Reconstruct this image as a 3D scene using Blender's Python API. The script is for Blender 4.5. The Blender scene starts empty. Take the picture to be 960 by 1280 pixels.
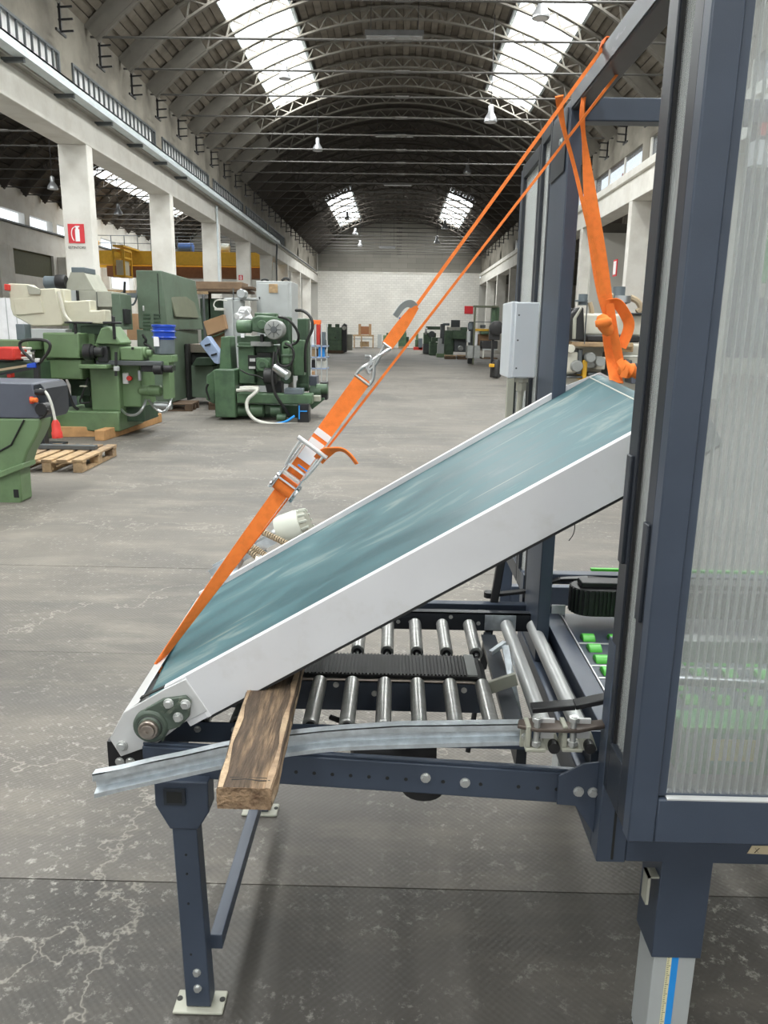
import bpy, math, random
from mathutils import Vector, Matrix
random.seed(7)
SC = bpy.context.scene
COL = SC.collection
R = math.radians
# ------------------------------------------------------------------ camera
F = 960.0; H = 1.6
def _n(v): return v.normalized()
_vp = _n(Vector(((497-480)/F, -(413-640)/F, -1.0)))
_r = R(1.1)
_up = Vector((math.sin(_r), math.cos(_r), 0)); _up = _n(_up - _vp*_up.dot(_vp))
_rt = _vp.cross(_up)
CM = Matrix((_rt, _vp, _up))          # camera space -> world
cam = bpy.data.cameras.new('camera'); cam.lens = 27.0; cam.sensor_width = 36; cam.sensor_fit = 'AUTO'
cam.clip_start = 0.05; cam.clip_end = 400
co = bpy.data.objects.new('camera', cam); COL.objects.link(co)
co.matrix_world = Matrix.Translation((0, 0, H)) @ CM.to_4x4()
SC.camera = co
def at(px, py, X=None, Y=None, Z=None):
    d = CM @ Vector(((px-480)/F, -(py-640)/F, -1.0))
    t = X/d.x if X is not None else (Y/d.y if Y is not None else (Z-H)/d.z)
    return Vector((0, 0, H)) + d*t
# ------------------------------------------------------------------ world / lights / view
SC.view_settings.view_transform = 'Standard'; SC.view_settings.look = 'None'
SC.view_settings.gamma = 1; SC.view_settings.use_curve_mapping = False
SC.view_settings.exposure = 0.12
w = bpy.data.worlds.new('sky'); SC.world = w; w.use_nodes = True
bg = w.node_tree.nodes['Background']; bg.inputs[0].default_value = (0.86, 0.93, 1.0, 1); bg.inputs[1].default_value = 1.5
def area(name, loc, sx, sy, watt, rot=(0, 0, 0), col=(1, .975, .93)):
    l = bpy.data.lights.new(name, 'AREA'); l.shape = 'RECTANGLE'; l.size = sx; l.size_y = sy; l.energy = watt; l.color = col
    o = bpy.data.objects.new(name, l); COL.objects.link(o); o.location = loc; o.rotation_euler = rot
    return o
for s in (-1, 1):
    area('skylight_daylight', (s*4.32, 13.3, 11.05), 1.95, 42.6, 7600, (0, s*R(22), 0))
    area('skylight_daylight', (s*4.32, 64.3, 11.05), 1.95, 16, 3200, (0, s*R(22), 0))
area('skylight_daylight', (-14.2+3.5, 57.2, 11.05), 1.6, 18, 2600, (0, R(22), 0))
area('skylight_daylight', (-14.2+3.5, 14, 11.05), 1.6, 33, 3600, (0, R(22), 0))
area('skylight_daylight', (-14.2-3.5, 57.2, 11.05), 1.6, 18, 2600, (0, -R(22), 0))
area('skylight_daylight', (-14.2-3.5, 14, 11.05), 1.6, 33, 3600, (0, -R(22), 0))
area('right_aisle_daylight', (14, 26, 5.9), 3.0, 30, 900)
# ------------------------------------------------------------------ materials
MATS = {}
def pm(name, col, rough=.5, metal=0, var=.12, scale=6, bump=0, bscale=60, col2=None, cscale=2, cpos=(.45, .65), spec=.5, coat=0, stretch=None):
    """base colour with fine variation, optional second colour in patches, optional bump"""
    m = bpy.data.materials.new(name); m.use_nodes = True; nt = m.node_tree; N = nt.nodes; L = nt.links
    b = N['Principled BSDF']; b.inputs['Roughness'].default_value = rough; b.inputs['Metallic'].default_value = metal
    b.inputs['Specular IOR Level'].default_value = spec
    if coat: b.inputs['Coat Weight'].default_value = coat; b.inputs['Coat Roughness'].default_value = .15
    tc = N.new('ShaderNodeTexCoord'); src = tc.outputs['Object']
    if stretch:
        mp = N.new('ShaderNodeMapping'); mp.inputs['Scale'].default_value = stretch; L.new(src, mp.inputs[0]); src = mp.outputs[0]
    n = N.new('ShaderNodeTexNoise'); n.inputs['Scale'].default_value = scale; n.inputs['Detail'].default_value = 5
    L.new(src, n.inputs['Vector'])
    mr = N.new('ShaderNodeMapRange'); mr.inputs[1].default_value = .25; mr.inputs[2].default_value = .75
    mr.inputs[3].default_value = 1-var; mr.inputs[4].default_value = 1+var; L.new(n.outputs[0], mr.inputs[0])
    base = None
    if col2:
        n2 = N.new('ShaderNodeTexNoise'); n2.inputs['Scale'].default_value = cscale; n2.inputs['Detail'].default_value = 8; n2.inputs['Roughness'].default_value = .65
        L.new(src, n2.inputs['Vector'])
        cr = N.new('ShaderNodeValToRGB'); cr.color_ramp.elements[0].position = cpos[0]; cr.color_ramp.elements[1].position = cpos[1]
        cr.color_ramp.elements[0].color = (*col, 1); cr.color_ramp.elements[1].color = (*col2, 1)
        L.new(n2.outputs[0], cr.inputs[0]); base = cr.outputs[0]
    vm = N.new('ShaderNodeVectorMath'); vm.operation = 'SCALE'
    if base is not None: L.new(base, vm.inputs[0])
    else: vm.inputs[0].default_value = col
    L.new(mr.outputs[0], vm.inputs['Scale']); L.new(vm.outputs[0], b.inputs['Base Color'])
    if bump:
        n3 = N.new('ShaderNodeTexNoise'); n3.inputs['Scale'].default_value = bscale; n3.inputs['Detail'].default_value = 4; L.new(src, n3.inputs['Vector'])
        bp = N.new('ShaderNodeBump'); bp.inputs['Strength'].default_value = bump; bp.inputs['Distance'].default_value = .01
        L.new(n3.outputs[0], bp.inputs['Height']); L.new(bp.outputs[0], b.inputs['Normal'])
    MATS[name] = m; return m
M = MATS
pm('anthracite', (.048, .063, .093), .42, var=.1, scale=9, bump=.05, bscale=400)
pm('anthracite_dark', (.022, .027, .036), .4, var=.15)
pm('scratched_anthracite', (.04, .05, .065), .4, col2=(.22, .24, .26), cscale=14, cpos=(.6, .72), stretch=(4, 1, 4))
pm('white_steel', (.66, .66, .68), .45, var=.06, scale=4, col2=(.58, .57, .56), cscale=9, cpos=(.55, .8))
pm('light_plate', (.62, .62, .62), .38, metal=.25, var=.05)
pm('galvanized', (.62, .67, .71), .38, metal=.7, var=.22, scale=40, bump=.05, bscale=90)
pm('steel', (.55, .56, .57), .28, metal=1, var=.12, scale=30)
pm('roller_steel', (.46, .46, .45), .36, metal=.65, var=.18, scale=8, stretch=(1, 9, 1))
pm('grey_roller', (.42, .43, .43), .42, metal=.35, var=.1)
pm('bolt', (.62, .63, .62), .35, metal=.75, var=.1)
pm('black_rubber', (.018, .018, .019), .5, var=.2)
pm('black_steel', (.02, .02, .022), .4, metal=.2)
pm('orange_web', (.98, .235, .035), .75, var=.12, scale=60, bump=.4, bscale=700)
pm('orange_dark', (.80, .16, .03), .8, var=.2, scale=70)
pm('bearing_green', (.065, .088, .068), .5, col2=(.25, .26, .20), cscale=30, cpos=(.52, .75))
pm('brown_steel', (.10, .08, .068), .45, metal=.4, var=.3, scale=30)
pm('brass_shaft', (.36, .31, .27), .35, metal=.9, var=.2, scale=60)
pm('wood_old', (.075, .052, .035), .85, col2=(.36, .24, .14), cscale=4, cpos=(.46, .74), var=.4, scale=30, bump=.6, bscale=60, stretch=(6, .6, 6))
pm('wood_edge', (.42, .31, .20), .85, col2=(.24, .16, .10), cscale=9, cpos=(.4, .65), var=.3, scale=40, bump=.6, bscale=90)
pm('wood_end', (.30, .2, .12), .9, col2=(.12, .07, .04), cscale=40, cpos=(.45, .65), var=.4, scale=80, bump=1, bscale=120)
pm('wood_pallet', (.42, .29, .16), .85, col2=(.24, .17, .11), cscale=3, var=.25, scale=18, bump=.3, bscale=50)
pm('wood_beam', (.50, .28, .12), .8, var=.2, scale=10)
pm('wood_dark', (.10, .065, .04), .8, var=.2)
pm('green_paint', (.135, .215, .105), .42, var=.12, scale=3, col2=(.09, .14, .07), cscale=2.5, cpos=(.5, .75))
pm('green_dark', (.045, .085, .048), .45, var=.2, scale=4, col2=(.028, .045, .032), cscale=3)
pm('green_grey', (.105, .15, .105), .5, var=.1, scale=3, col2=(.085, .115, .08), cscale=2)
pm('green_olive', (.12, .13, .085), .55, var=.1)
pm('dark_void', (.012, .013, .012), .7)
pm('cream_panel', (.56, .54, .43), .5, var=.06, scale=3, col2=(.48, .45, .35), cscale=3, cpos=(.5, .7))
pm('beige_grey', (.36, .36, .30), .5, var=.1)
pm('cabinet_grey', (.40, .42, .42), .45, var=.05)
pm('blue_grey_paint', (.085, .095, .125), .4, var=.1)
pm('duct_grey', (.14, .17, .19), .5, metal=.2)
pm('red_paint', (.55, .035, .025), .45)
pm('sign_red', (.62, .03, .04), .45, var=.03)
pm('sign_white', (.85, .85, .85), .5, var=.02)
pm('yellow_paint', (.75, .42, .03), .5, var=.1)
pm('blue_plastic', (.01, .06, .45), .3)
pm('blue_tape', (.02, .28, .75), .5, var=.03)
pm('cream_tape', (.75, .70, .45), .6, var=.05)
pm('masking_tape', (.62, .52, .34), .7, var=.08)
pm('ink', (.01, .01, .01), .6)
pm('crate_blue', (.30, .38, .55), .5)
pm('cardboard', (.36, .22, .12), .85, var=.08)
pm('cardboard_long', (.20, .135, .085), .85, var=.2)
pm('motor_pale', (.50, .52, .46), .5, var=.1)
pm('motor_grey', (.30, .31, .30), .5, metal=.3)
pm('cable_white', (.55, .55, .50), .5)
pm('cable_black', (.012, .012, .012), .5)
pm('silver_hose', (.5, .52, .53), .3, metal=.9)
pm('box_white', (.66, .70, .74), .4, var=.03)
pm('bright_green', (.10, .62, .06), .4, var=.08)
pm('casing_green', (.07, .46, .09), .4)
pm('label_yellow', (.95, .74, .06), .5, var=.1)
pm('label_white', (.8, .8, .82), .5, var=.1)
pm('label_blue', (.05, .12, .35), .5)
pm('strap_grey', (.18, .2, .24), .6)
pm('concrete_white', (.74, .72, .67), .85, var=.06, scale=1.5, col2=(.60, .57, .51), cscale=1.2, cpos=(.45, .75), bump=.15, bscale=25)
pm('concrete_raw', (.25, .23, .19), .9, var=.18, scale=1.2, col2=(.15, .135, .11), cscale=.8, cpos=(.4, .7), bump=.3, bscale=12)
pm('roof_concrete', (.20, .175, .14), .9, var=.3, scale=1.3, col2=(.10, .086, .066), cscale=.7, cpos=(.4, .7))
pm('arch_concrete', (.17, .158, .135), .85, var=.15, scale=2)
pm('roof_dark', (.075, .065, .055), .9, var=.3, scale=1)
pm('lamp_metal', (.55, .56, .58), .35, metal=.6)
pm('heater_metal', (.16, .16, .16), .5, metal=.4)
pm('rail_white', (.62, .68, .70), .45, metal=.3, var=.1, scale=3)
pm('rail_dark', (.10, .11, .115), .5, metal=.3)
pm('shutter_green', (.085, .09, .05), .6)
pm('plain_grey_wall', (.50, .49, .45), .9, var=.08, scale=1)
pm('skin_beige', (.60, .58, .50), .5, var=.06)
pm('hose_beige', (.42, .33, .22), .7)
pm('brown_fur', (.30, .13, .06), .7)

def nodes(name):
    m = bpy.data.materials.new(name); m.use_nodes = True; MATS[name] = m
    return m, m.node_tree.nodes, m.node_tree.links
# concrete floor: stamped, dusty, stained
def floor_mat(nm='floor_concrete', k=1.0, wear=.56):
    m, N, L = nodes(nm); b = N['Principled BSDF']
    tc = N.new('ShaderNodeTexCoord')
    def noise(s, d=6, r=.6, st=None):
        n = N.new('ShaderNodeTexNoise'); n.inputs['Scale'].default_value = s; n.inputs['Detail'].default_value = d; n.inputs['Roughness'].default_value = r
        if st:
            mp = N.new('ShaderNodeMapping'); mp.inputs['Scale'].default_value = st; L.new(tc.outputs['Object'], mp.inputs[0]); L.new(mp.outputs[0], n.inputs['Vector'])
        else: L.new(tc.outputs['Object'], n.inputs['Vector'])
        return n
    def ramp(src, p0, p1, c0, c1):
        r = N.new('ShaderNodeValToRGB'); r.color_ramp.elements[0].position = p0; r.color_ramp.elements[1].position = p1
        r.color_ramp.elements[0].color = (*c0, 1); r.color_ramp.elements[1].color = (*c1, 1); L.new(src, r.inputs[0]); return r
    def mix(f, a, bb, t='MIX', fac=None):
        x = N.new('ShaderNodeMix'); x.data_type = 'RGBA'; x.blend_type = t
        if f is None: x.inputs[0].default_value = fac
        else: L.new(f, x.inputs[0])
        for s, i in ((a, 6), (bb, 7)):
            if isinstance(s, tuple): x.inputs[i].default_value = (*s, 1)
            else: L.new(s, x.inputs[i])
        return x.outputs[2]
    n1 = noise(.45, 8, .6); c1 = ramp(n1.outputs[0], .35, .68, tuple(k*v for v in (.088, .082, .074)), tuple(k*v for v in (.170, .154, .133)))
    n2 = noise(2.2, 10, .72, (.5, 1.6, 1)); m2 = ramp(n2.outputs[0], .48, .72, (0, 0, 0), (.5, .5, .5))
    c = mix(m2.outputs[0], c1.outputs[0], tuple(k*v for v in (.31, .28, .235)))
    n3 = noise(26, 6, .75); m3 = ramp(n3.outputs[0], wear, wear+.10, (0, 0, 0), (1, 1, 1))
    n4 = noise(1.3, 5, .6); m4 = ramp(n4.outputs[0], .42, .62, (0, 0, 0), (.7, .7, .7))
    mm = N.new('ShaderNodeMath'); mm.operation = 'MULTIPLY'; L.new(m3.outputs[0], mm.inputs[0]); L.new(m4.outputs[0], mm.inputs[1])
    c = mix(mm.outputs[0], c, (.40, .385, .35))
    n5 = noise(1.0, 4, .5, (.35, 2.2, 1)); m5 = ramp(n5.outputs[0], .60, .75, (0, 0, 0), (.5, .5, .5))
    c = mix(m5.outputs[0], c, (.085, .082, .080))
    # hairline cracks
    v = N.new('ShaderNodeTexVoronoi'); v.feature = 'DISTANCE_TO_EDGE'; v.inputs['Scale'].default_value = .55
    nw = noise(3, 5, .6); va = N.new('ShaderNodeVectorMath'); va.operation = 'ADD'
    L.new(tc.outputs['Object'], va.inputs[0]); L.new(nw.outputs[1], va.inputs[1]); L.new(va.outputs[0], v.inputs['Vector'])
    m6 = ramp(v.outputs[0], .0, .006, (.45, .45, .45), (0, 0, 0)); c = mix(m6.outputs[0], c, (.42, .39, .34))
    L.new(c, b.inputs['Base Color'])
    rr = N.new('ShaderNodeMapRange'); rr.inputs[3].default_value = .42; rr.inputs[4].default_value = .8; L.new(n2.outputs[0], rr.inputs[0]); L.new(rr.outputs[0], b.inputs['Roughness'])
    # stamped square grid (fine)
    sx = N.new('ShaderNodeSeparateXYZ'); L.new(tc.outputs['Object'], sx.inputs[0])
    hs = []
    for i in (0, 1):
        a = N.new('ShaderNodeMath'); a.operation = 'MULTIPLY'; a.inputs[1].default_value = 2*math.pi/.022; L.new(sx.outputs[i], a.inputs[0])
        s = N.new('ShaderNodeMath'); s.operation = 'SINE'; L.new(a.outputs[0], s.inputs[0]); hs.append(s)
    mx = N.new('ShaderNodeMath'); mx.operation = 'MULTIPLY'; L.new(hs[0].outputs[0], mx.inputs[0]); L.new(hs[1].outputs[0], mx.inputs[1])
    n7 = noise(40, 5, .7); ad = N.new('ShaderNodeMath'); ad.operation = 'MULTIPLY_ADD'; L.new(n7.outputs[0], ad.inputs[0]); ad.inputs[1].default_value = 2.0; L.new(mx.outputs[0], ad.inputs[2])
    bp = N.new('ShaderNodeBump'); bp.inputs['Strength'].default_value = .35; bp.inputs['Distance'].default_value = .002
    L.new(ad.outputs[0], bp.inputs['Height']); L.new(bp.outputs[0], b.inputs['Normal'])
floor_mat(); floor_mat('floor_worn_shaded', .46, .545); floor_mat('floor_shaded', .84, .55)  # table shade put into both near tones; worn one also darker crackled concrete
def brick_mat(name, a, bcol, mort, rowh=.20, bw=.42, axis='XZ'):
    m, N, L = nodes(name); b = N['Principled BSDF']; b.inputs['Roughness'].default_value = .85
    tc = N.new('ShaderNodeTexCoord'); sx = N.new('ShaderNodeSeparateXYZ'); cx = N.new('ShaderNodeCombineXYZ')
    L.new(tc.outputs['Object'], sx.inputs[0]); L.new(sx.outputs[axis[0]], cx.inputs[0]); L.new(sx.outputs[axis[1]], cx.inputs[1])
    br = N.new('ShaderNodeTexBrick'); br.inputs['Scale'].default_value = 1; br.inputs['Brick Width'].default_value = bw; br.inputs['Row Height'].default_value = rowh
    br.inputs['Mortar Size'].default_value = .012; br.inputs['Color1'].default_value = (*a, 1); br.inputs['Color2'].default_value = (*bcol, 1); br.inputs['Mortar'].default_value = (*mort, 1)
    L.new(cx.outputs[0], br.inputs['Vector'])
    n = N.new('ShaderNodeTexNoise'); n.inputs['Scale'].default_value = .6; n.inputs['Detail'].default_value = 6; L.new(tc.outputs['Object'], n.inputs['Vector'])
    mr = N.new('ShaderNodeMapRange'); mr.inputs[3].default_value = .8; mr.inputs[4].default_value = 1.15; L.new(n.outputs[0], mr.inputs[0])
    vm = N.new('ShaderNodeVectorMath'); vm.operation = 'SCALE'; L.new(br.outputs[0], vm.inputs[0]); L.new(mr.outputs[0], vm.inputs['Scale']); L.new(vm.outputs[0], b.inputs['Base Color'])
    bp = N.new('ShaderNodeBump'); bp.inputs['Strength'].default_value = .4; bp.invert = True; L.new(br.outputs[1], bp.inputs['Height']); L.new(bp.outputs[0], b.inputs['Normal'])
brick_mat('white_brick', (.80, .78, .73), (.73, .71, .66), (.58, .56, .52))
brick_mat('grey_block', (.26, .245, .215), (.21, .2, .175), (.15, .14, .12), .45, 1.6)
# belt: teal pvc with dusty wipes
def belt_mat():
    m, N, L = nodes('teal_belt'); b = N['Principled BSDF']
    tc = N.new('ShaderNodeTexCoord')
    mp = N.new('ShaderNodeMapping'); mp.inputs['Scale'].default_value = (1.2, 4.0, 1.2); L.new(tc.outputs['Object'], mp.inputs[0])
    n = N.new('ShaderNodeTexNoise'); n.inputs['Scale'].default_value = 2.6; n.inputs['Detail'].default_value = 8; n.inputs['Roughness'].default_value = .62; n.inputs['Distortion'].default_value = .6
    L.new(mp.outputs[0], n.inputs['Vector'])
    r = N.new('ShaderNodeValToRGB'); e = r.color_ramp.elements
    e[0].position = .40; e[0].color = (.027, .082, .098, 1); e[1].position = .78; e[1].color = (.24, .28, .26, 1)
    k = e.new(.56); k.color = (.048, .122, .140, 1)
    L.new(n.outputs[0], r.inputs[0])
    mp2 = N.new('ShaderNodeMapping'); mp2.inputs['Scale'].default_value = (1.0, 26, 1.0); mp2.inputs['Rotation'].default_value = (0, 0, .06); L.new(tc.outputs['Object'], mp2.inputs[0])
    n2 = N.new('ShaderNodeTexNoise'); n2.inputs['Scale'].default_value = 2; n2.inputs['Detail'].default_value = 5; L.new(mp2.outputs[0], n2.inputs['Vector'])
    r2 = N.new('ShaderNodeValToRGB'); r2.color_ramp.elements[0].position = .66; r2.color_ramp.elements[1].position = .78; r2.color_ramp.elements[0].color = (0, 0, 0, 1); r2.color_ramp.elements[1].color = (.55, .55, .55, 1)
    L.new(n2.outputs[0], r2.inputs[0])
    x = N.new('ShaderNodeMix'); x.data_type = 'RGBA'; L.new(r2.outputs[0], x.inputs[0]); L.new(r.outputs[0], x.inputs[6]); x.inputs[7].default_value = (.33, .33, .27, 1)
    L.new(x.outputs[2], b.inputs['Base Color'])
    mr = N.new('ShaderNodeMapRange'); mr.inputs[1].default_value = .35; mr.inputs[2].default_value = .75; mr.inputs[3].default_value = .40; mr.inputs[4].default_value = .65; L.new(n.outputs[0], mr.inputs[0]); L.new(mr.outputs[0], b.inputs['Roughness'])
belt_mat()
def glass(name, tr, col=(.9, .92, .93), gl=.12, diff=(.55, .56, .56), rough=.15):
    m, N, L = nodes(name); N.remove(N['Principled BSDF']); out = N['Material Output']
    t = N.new('ShaderNodeBsdfTransparent'); t.inputs[0].default_value = (*col, 1)
    d = N.new('ShaderNodeBsdfDiffuse'); d.inputs[0].default_value = (*diff, 1)
    tl = N.new('ShaderNodeBsdfTranslucent'); tl.inputs[0].default_value = (*diff, 1)
    g = N.new('ShaderNodeBsdfGlossy'); g.inputs['Roughness'].default_value = rough; g.inputs[0].default_value = (.9, .9, .9, 1)
    a = N.new('ShaderNodeMixShader'); a.inputs[0].default_value = .5; L.new(d.outputs[0], a.inputs[1]); L.new(tl.outputs[0], a.inputs[2])
    c = N.new('ShaderNodeMixShader'); c.inputs[0].default_value = tr; L.new(a.outputs[0], c.inputs[1]); L.new(t.outputs[0], c.inputs[2])
    e = N.new('ShaderNodeMixShader'); e.inputs[0].default_value = gl; L.new(c.outputs[0], e.inputs[1]); L.new(g.outputs[0], e.inputs[2])
    L.new(e.outputs[0], out.inputs[0])
glass('polycarbonate', .84, gl=.05, diff=(.92, .91, .88), rough=.22)
glass('polycarbonate_rib', .64, gl=.10, diff=(.95, .94, .91), rough=.25)
glass('skylight_glass', .85, gl=.02)
glass('window_glass', .8, col=(.95, .97, 1), gl=.05)
glass('frosted_glass', .10, col=(1, 1, 1), gl=.02, diff=(.95, .95, .95))
# ------------------------------------------------------------------ mesh builder
def frame(d, ref=None):
    d = d.normalized(); ref = ref or (Vector((0, 0, 1)) if abs(d.z) < .95 else Vector((1, 0, 0)))
    a = ref.cross(d).normalized(); b = d.cross(a).normalized(); return a, b
class MB:
    def __init__(s): s.v = []; s.f = []
    def add(s, vs, fs):
        k = len(s.v); s.v += [tuple(v) for v in vs]; s.f += [tuple(i+k for i in f) for f in fs]; return s
    def hexa(s, p):   # 8 pts: bottom 4, top 4
        return s.add(p, [(0, 3, 2, 1), (4, 5, 6, 7), (0, 1, 5, 4), (1, 2, 6, 5), (2, 3, 7, 6), (3, 0, 4, 7)])
    def box(s, x0, x1, y0, y1, z0, z1):
        x0, x1 = min(x0, x1), max(x0, x1); y0, y1 = min(y0, y1), max(y0, y1); z0, z1 = min(z0, z1), max(z0, z1)
        return s.hexa([(x0, y0, z0), (x1, y0, z0), (x1, y1, z0), (x0, y1, z0), (x0, y0, z1), (x1, y0, z1), (x1, y1, z1), (x0, y1, z1)])
    def pbox(s, x0, y0, x1, y1, Y, d):      # front face seen in rectangle x0..x1,y0..y1 at distance Y
        a = at((x0+x1)/2, y1, Y=Y).z; b = at((x0+x1)/2, y0, Y=Y).z
        l = at(x0, (y0+y1)/2, Y=Y).x; r = at(x1, (y0+y1)/2, Y=Y).x
        return s.box(l, r, Y, Y+d, a, b)
    def bar(s, p, q, w, h, ref=None):
        p = Vector(p); q = Vector(q); a, b = frame(q-p, ref); a = a*w/2; b = b*h/2
        return s.hexa([p-a-b, p+a-b, p+a+b, p-a+b, q-a-b, q+a-b, q+a+b, q-a+b])
    def cyl(s, p, q, r, r2=None, n=16, ref=None):
        p = Vector(p); q = Vector(q); r2 = r if r2 is None else r2; a, b = frame(q-p, ref); vs = []
        for c, rr in ((p, r), (q, r2)):
            for i in range(n):
                t = 2*math.pi*i/n; vs.append(c+a*rr*math.cos(t)+b*rr*math.sin(t))
        fs = [(i, (i+1) % n, n+(i+1) % n, n+i) for i in range(n)] + [tuple(range(n))[::-1], tuple(range(n, 2*n))]
        return s.add(vs, fs)
    def lathe(s, p, d, prof, n=20):         # prof: (distance along d, radius)
        p = Vector(p); d = Vector(d).normalized(); a, b = frame(d); vs = []; k = len(prof)
        for h, r in prof:
            for i in range(n):
                t = 2*math.pi*i/n; vs.append(p+d*h+a*r*math.cos(t)+b*r*math.sin(t))
        fs = [(j*n+i, j*n+(i+1) % n, (j+1)*n+(i+1) % n, (j+1)*n+i) for j in range(k-1) for i in range(n)]
        fs += [tuple(range(n))[::-1], tuple(range((k-1)*n, k*n))]
        return s.add(vs, fs)
    def tube(s, pts, r, n=8, smooth=0):
        pts = [Vector(p) for p in pts]
        for _ in range(smooth): pts = subdiv(pts)
        vs = []; m = len(pts); pa = None
        for i, p in enumerate(pts):
            d = (pts[min(i+1, m-1)]-pts[max(i-1, 0)]).normalized()
            if pa is None: a, b = frame(d)
            else:
                a = (pa-d*pa.dot(d)); a = a.normalized() if a.length > 1e-6 else frame(d)[0]; b = d.cross(a)
            pa = a
            for j in range(n):
                t = 2*math.pi*j/n; vs.append(p+a*r*math.cos(t)+b*r*math.sin(t))
        fs = [(i*n+j, i*n+(j+1) % n, (i+1)*n+(j+1) % n, (i+1)*n+j) for i in range(m-1) for j in range(n)]
        fs += [tuple(range(n))[::-1], tuple(range((m-1)*n, m*n))]
        return s.add(vs, fs)
    def ribbon(s, pts, wid, th=.003, side=None, smooth=0):   # flat webbing; side vector(s) gives its width direction
        pts = [Vector(p) for p in pts]; sd = side if isinstance(side, list) else [side]*len(pts)
        sd = [Vector(x) for x in sd]; wd = wid if isinstance(wid, list) else [wid]*len(pts)
        for _ in range(smooth):
            pts = subdiv(pts); sd = subdiv(sd); wd = subdiv(wd)
        vs = []; m = len(pts)
        for i, p in enumerate(pts):
            d = (pts[min(i+1, m-1)]-pts[max(i-1, 0)]).normalized()
            a = sd[i]-d*sd[i].dot(d); a = a.normalized() if a.length > 1e-6 else frame(d)[0]
            b = d.cross(a)*th/2; a = a*wd[i]/2
            vs += [p-a-b, p+a-b, p+a+b, p-a+b]
        fs = [(i*4+j, i*4+(j+1) % 4, (i+1)*4+(j+1) % 4, (i+1)*4+j) for i in range(m-1) for j in range(4)]
        fs += [(3, 2, 1, 0), tuple(range(4*m-4, 4*m))]
        return s.add(vs, fs)
    def prism(s, poly, ext):
        poly = [Vector(p) for p in poly]; ext = Vector(ext); n = len(poly)
        return s.add(poly+[p+ext for p in poly], [tuple(range(n)), tuple(range(n, 2*n))[::-1]] + [(i, n+i, n+(i+1) % n, (i+1) % n) for i in range(n)])
    def pprism(s, pix, Y, d):
        return s.prism([at(x, y, Y=Y) for x, y in pix], (0, d, 0))
    def bolt(s, p, d, r=.009, h=.008):
        p = Vector(p); d = Vector(d).normalized(); s.cyl(p, p+d*h*.3, r*1.35, n=12); return s.cyl(p+d*h*.3, p+d*h, r, n=6)
    def build(s, name, mat, parent=None, bevel=0, kind=None, label=None, smooth=True, seg=2):
        off = root_loc(parent)
        me = bpy.data.meshes.new(name); me.from_pydata([(v[0]-off[0], v[1]-off[1], v[2]-off[2]) for v in s.v], [], s.f)
        me.materials.append(MATS[mat]); me.validate(); me.update()
        import bmesh
        bm = bmesh.new(); bm.from_mesh(me); bmesh.ops.recalc_face_normals(bm, faces=bm.faces); bm.to_mesh(me); bm.free()
        if smooth: me.shade_smooth(); me.set_sharp_from_angle(angle=R(35))
        o = bpy.data.objects.new(name, me); COL.objects.link(o)
        if parent: o.parent = parent
        if kind: o['kind'] = kind
        if label: o['label'] = label
        if bevel:
            b = o.modifiers.new('bevel', 'BEVEL'); b.width = bevel; b.segments = seg; b.limit_method = 'ANGLE'; b.angle_limit = R(40)
        return o
def subdiv(p):      # one step of smoothing subdivision keeping the ends
    q = [p[0]]
    for i in range(len(p)-1):
        q += [p[i]*.75+p[i+1]*.25, p[i]*.25+p[i+1]*.75]
    q.append(p[-1]); return q
ROOTS = {}
def root_loc(p):
    while p is not None and p.parent is not None: p = p.parent
    return ROOTS.get(p.name, (0, 0, 0)) if p is not None else (0, 0, 0)
def thing(name, loc, label, cat, group=None):
    o = bpy.data.objects.new(name, None); COL.objects.link(o); o.location = loc; o.empty_display_size = .1
    ROOTS[o.name] = tuple(loc); o['label'] = label; o['category'] = cat
    if group: o['group'] = group
    return o
def tag(o, label, cat, group=None):
    o['label'] = label; o['category'] = cat
    if group: o['group'] = group
    return o
def dup(root, loc, label=None, rotz=0, group=None, scale=None):
    r = root.copy(); COL.objects.link(r); r.location = loc; r.rotation_euler = (0, 0, rotz); ROOTS[r.name] = tuple(loc)
    if label: r['label'] = label
    if group: r['group'] = group
    if scale: r.scale = (scale,)*3
    def rec(a, b):
        for ch in [c for c in KIDS.get(a.name, [])]:
            c = ch.copy(); COL.objects.link(c); c.parent = b; KIDS.setdefault(b.name, []).append(c); rec(ch, c)
    rec(root, r); return r
KIDS = {}
_build = MB.build
def build2(s, name, mat, parent=None, **k):
    o = _build(s, name, mat, parent, **k)
    if parent: KIDS.setdefault(parent.name, []).append(o)
    return o
MB.build = build2
def struct(name, mb, mat, parent=None, **k):
    o = mb.build(name, mat, parent, **k)
    if parent is None: o['kind'] = 'structure'
    return o
def inst(o, name, loc, parent, rz=0, sx=1):
    c = bpy.data.objects.new(name, o.data); COL.objects.link(c); c.location = loc; c.rotation_euler = (0, 0, rz); c.parent = parent
    for m in o.modifiers:
        b = c.modifiers.new(m.name, m.type); b.width = m.width; b.segments = m.segments; b.limit_method = m.limit_method; b.angle_limit = m.angle_limit
    if parent: KIDS.setdefault(parent.name, []).append(c)
    return c
PI = math.pi
# ================================================================== THE HALL
BAY = 6.9; COL0 = 19.7; YB = 74.3
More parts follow.
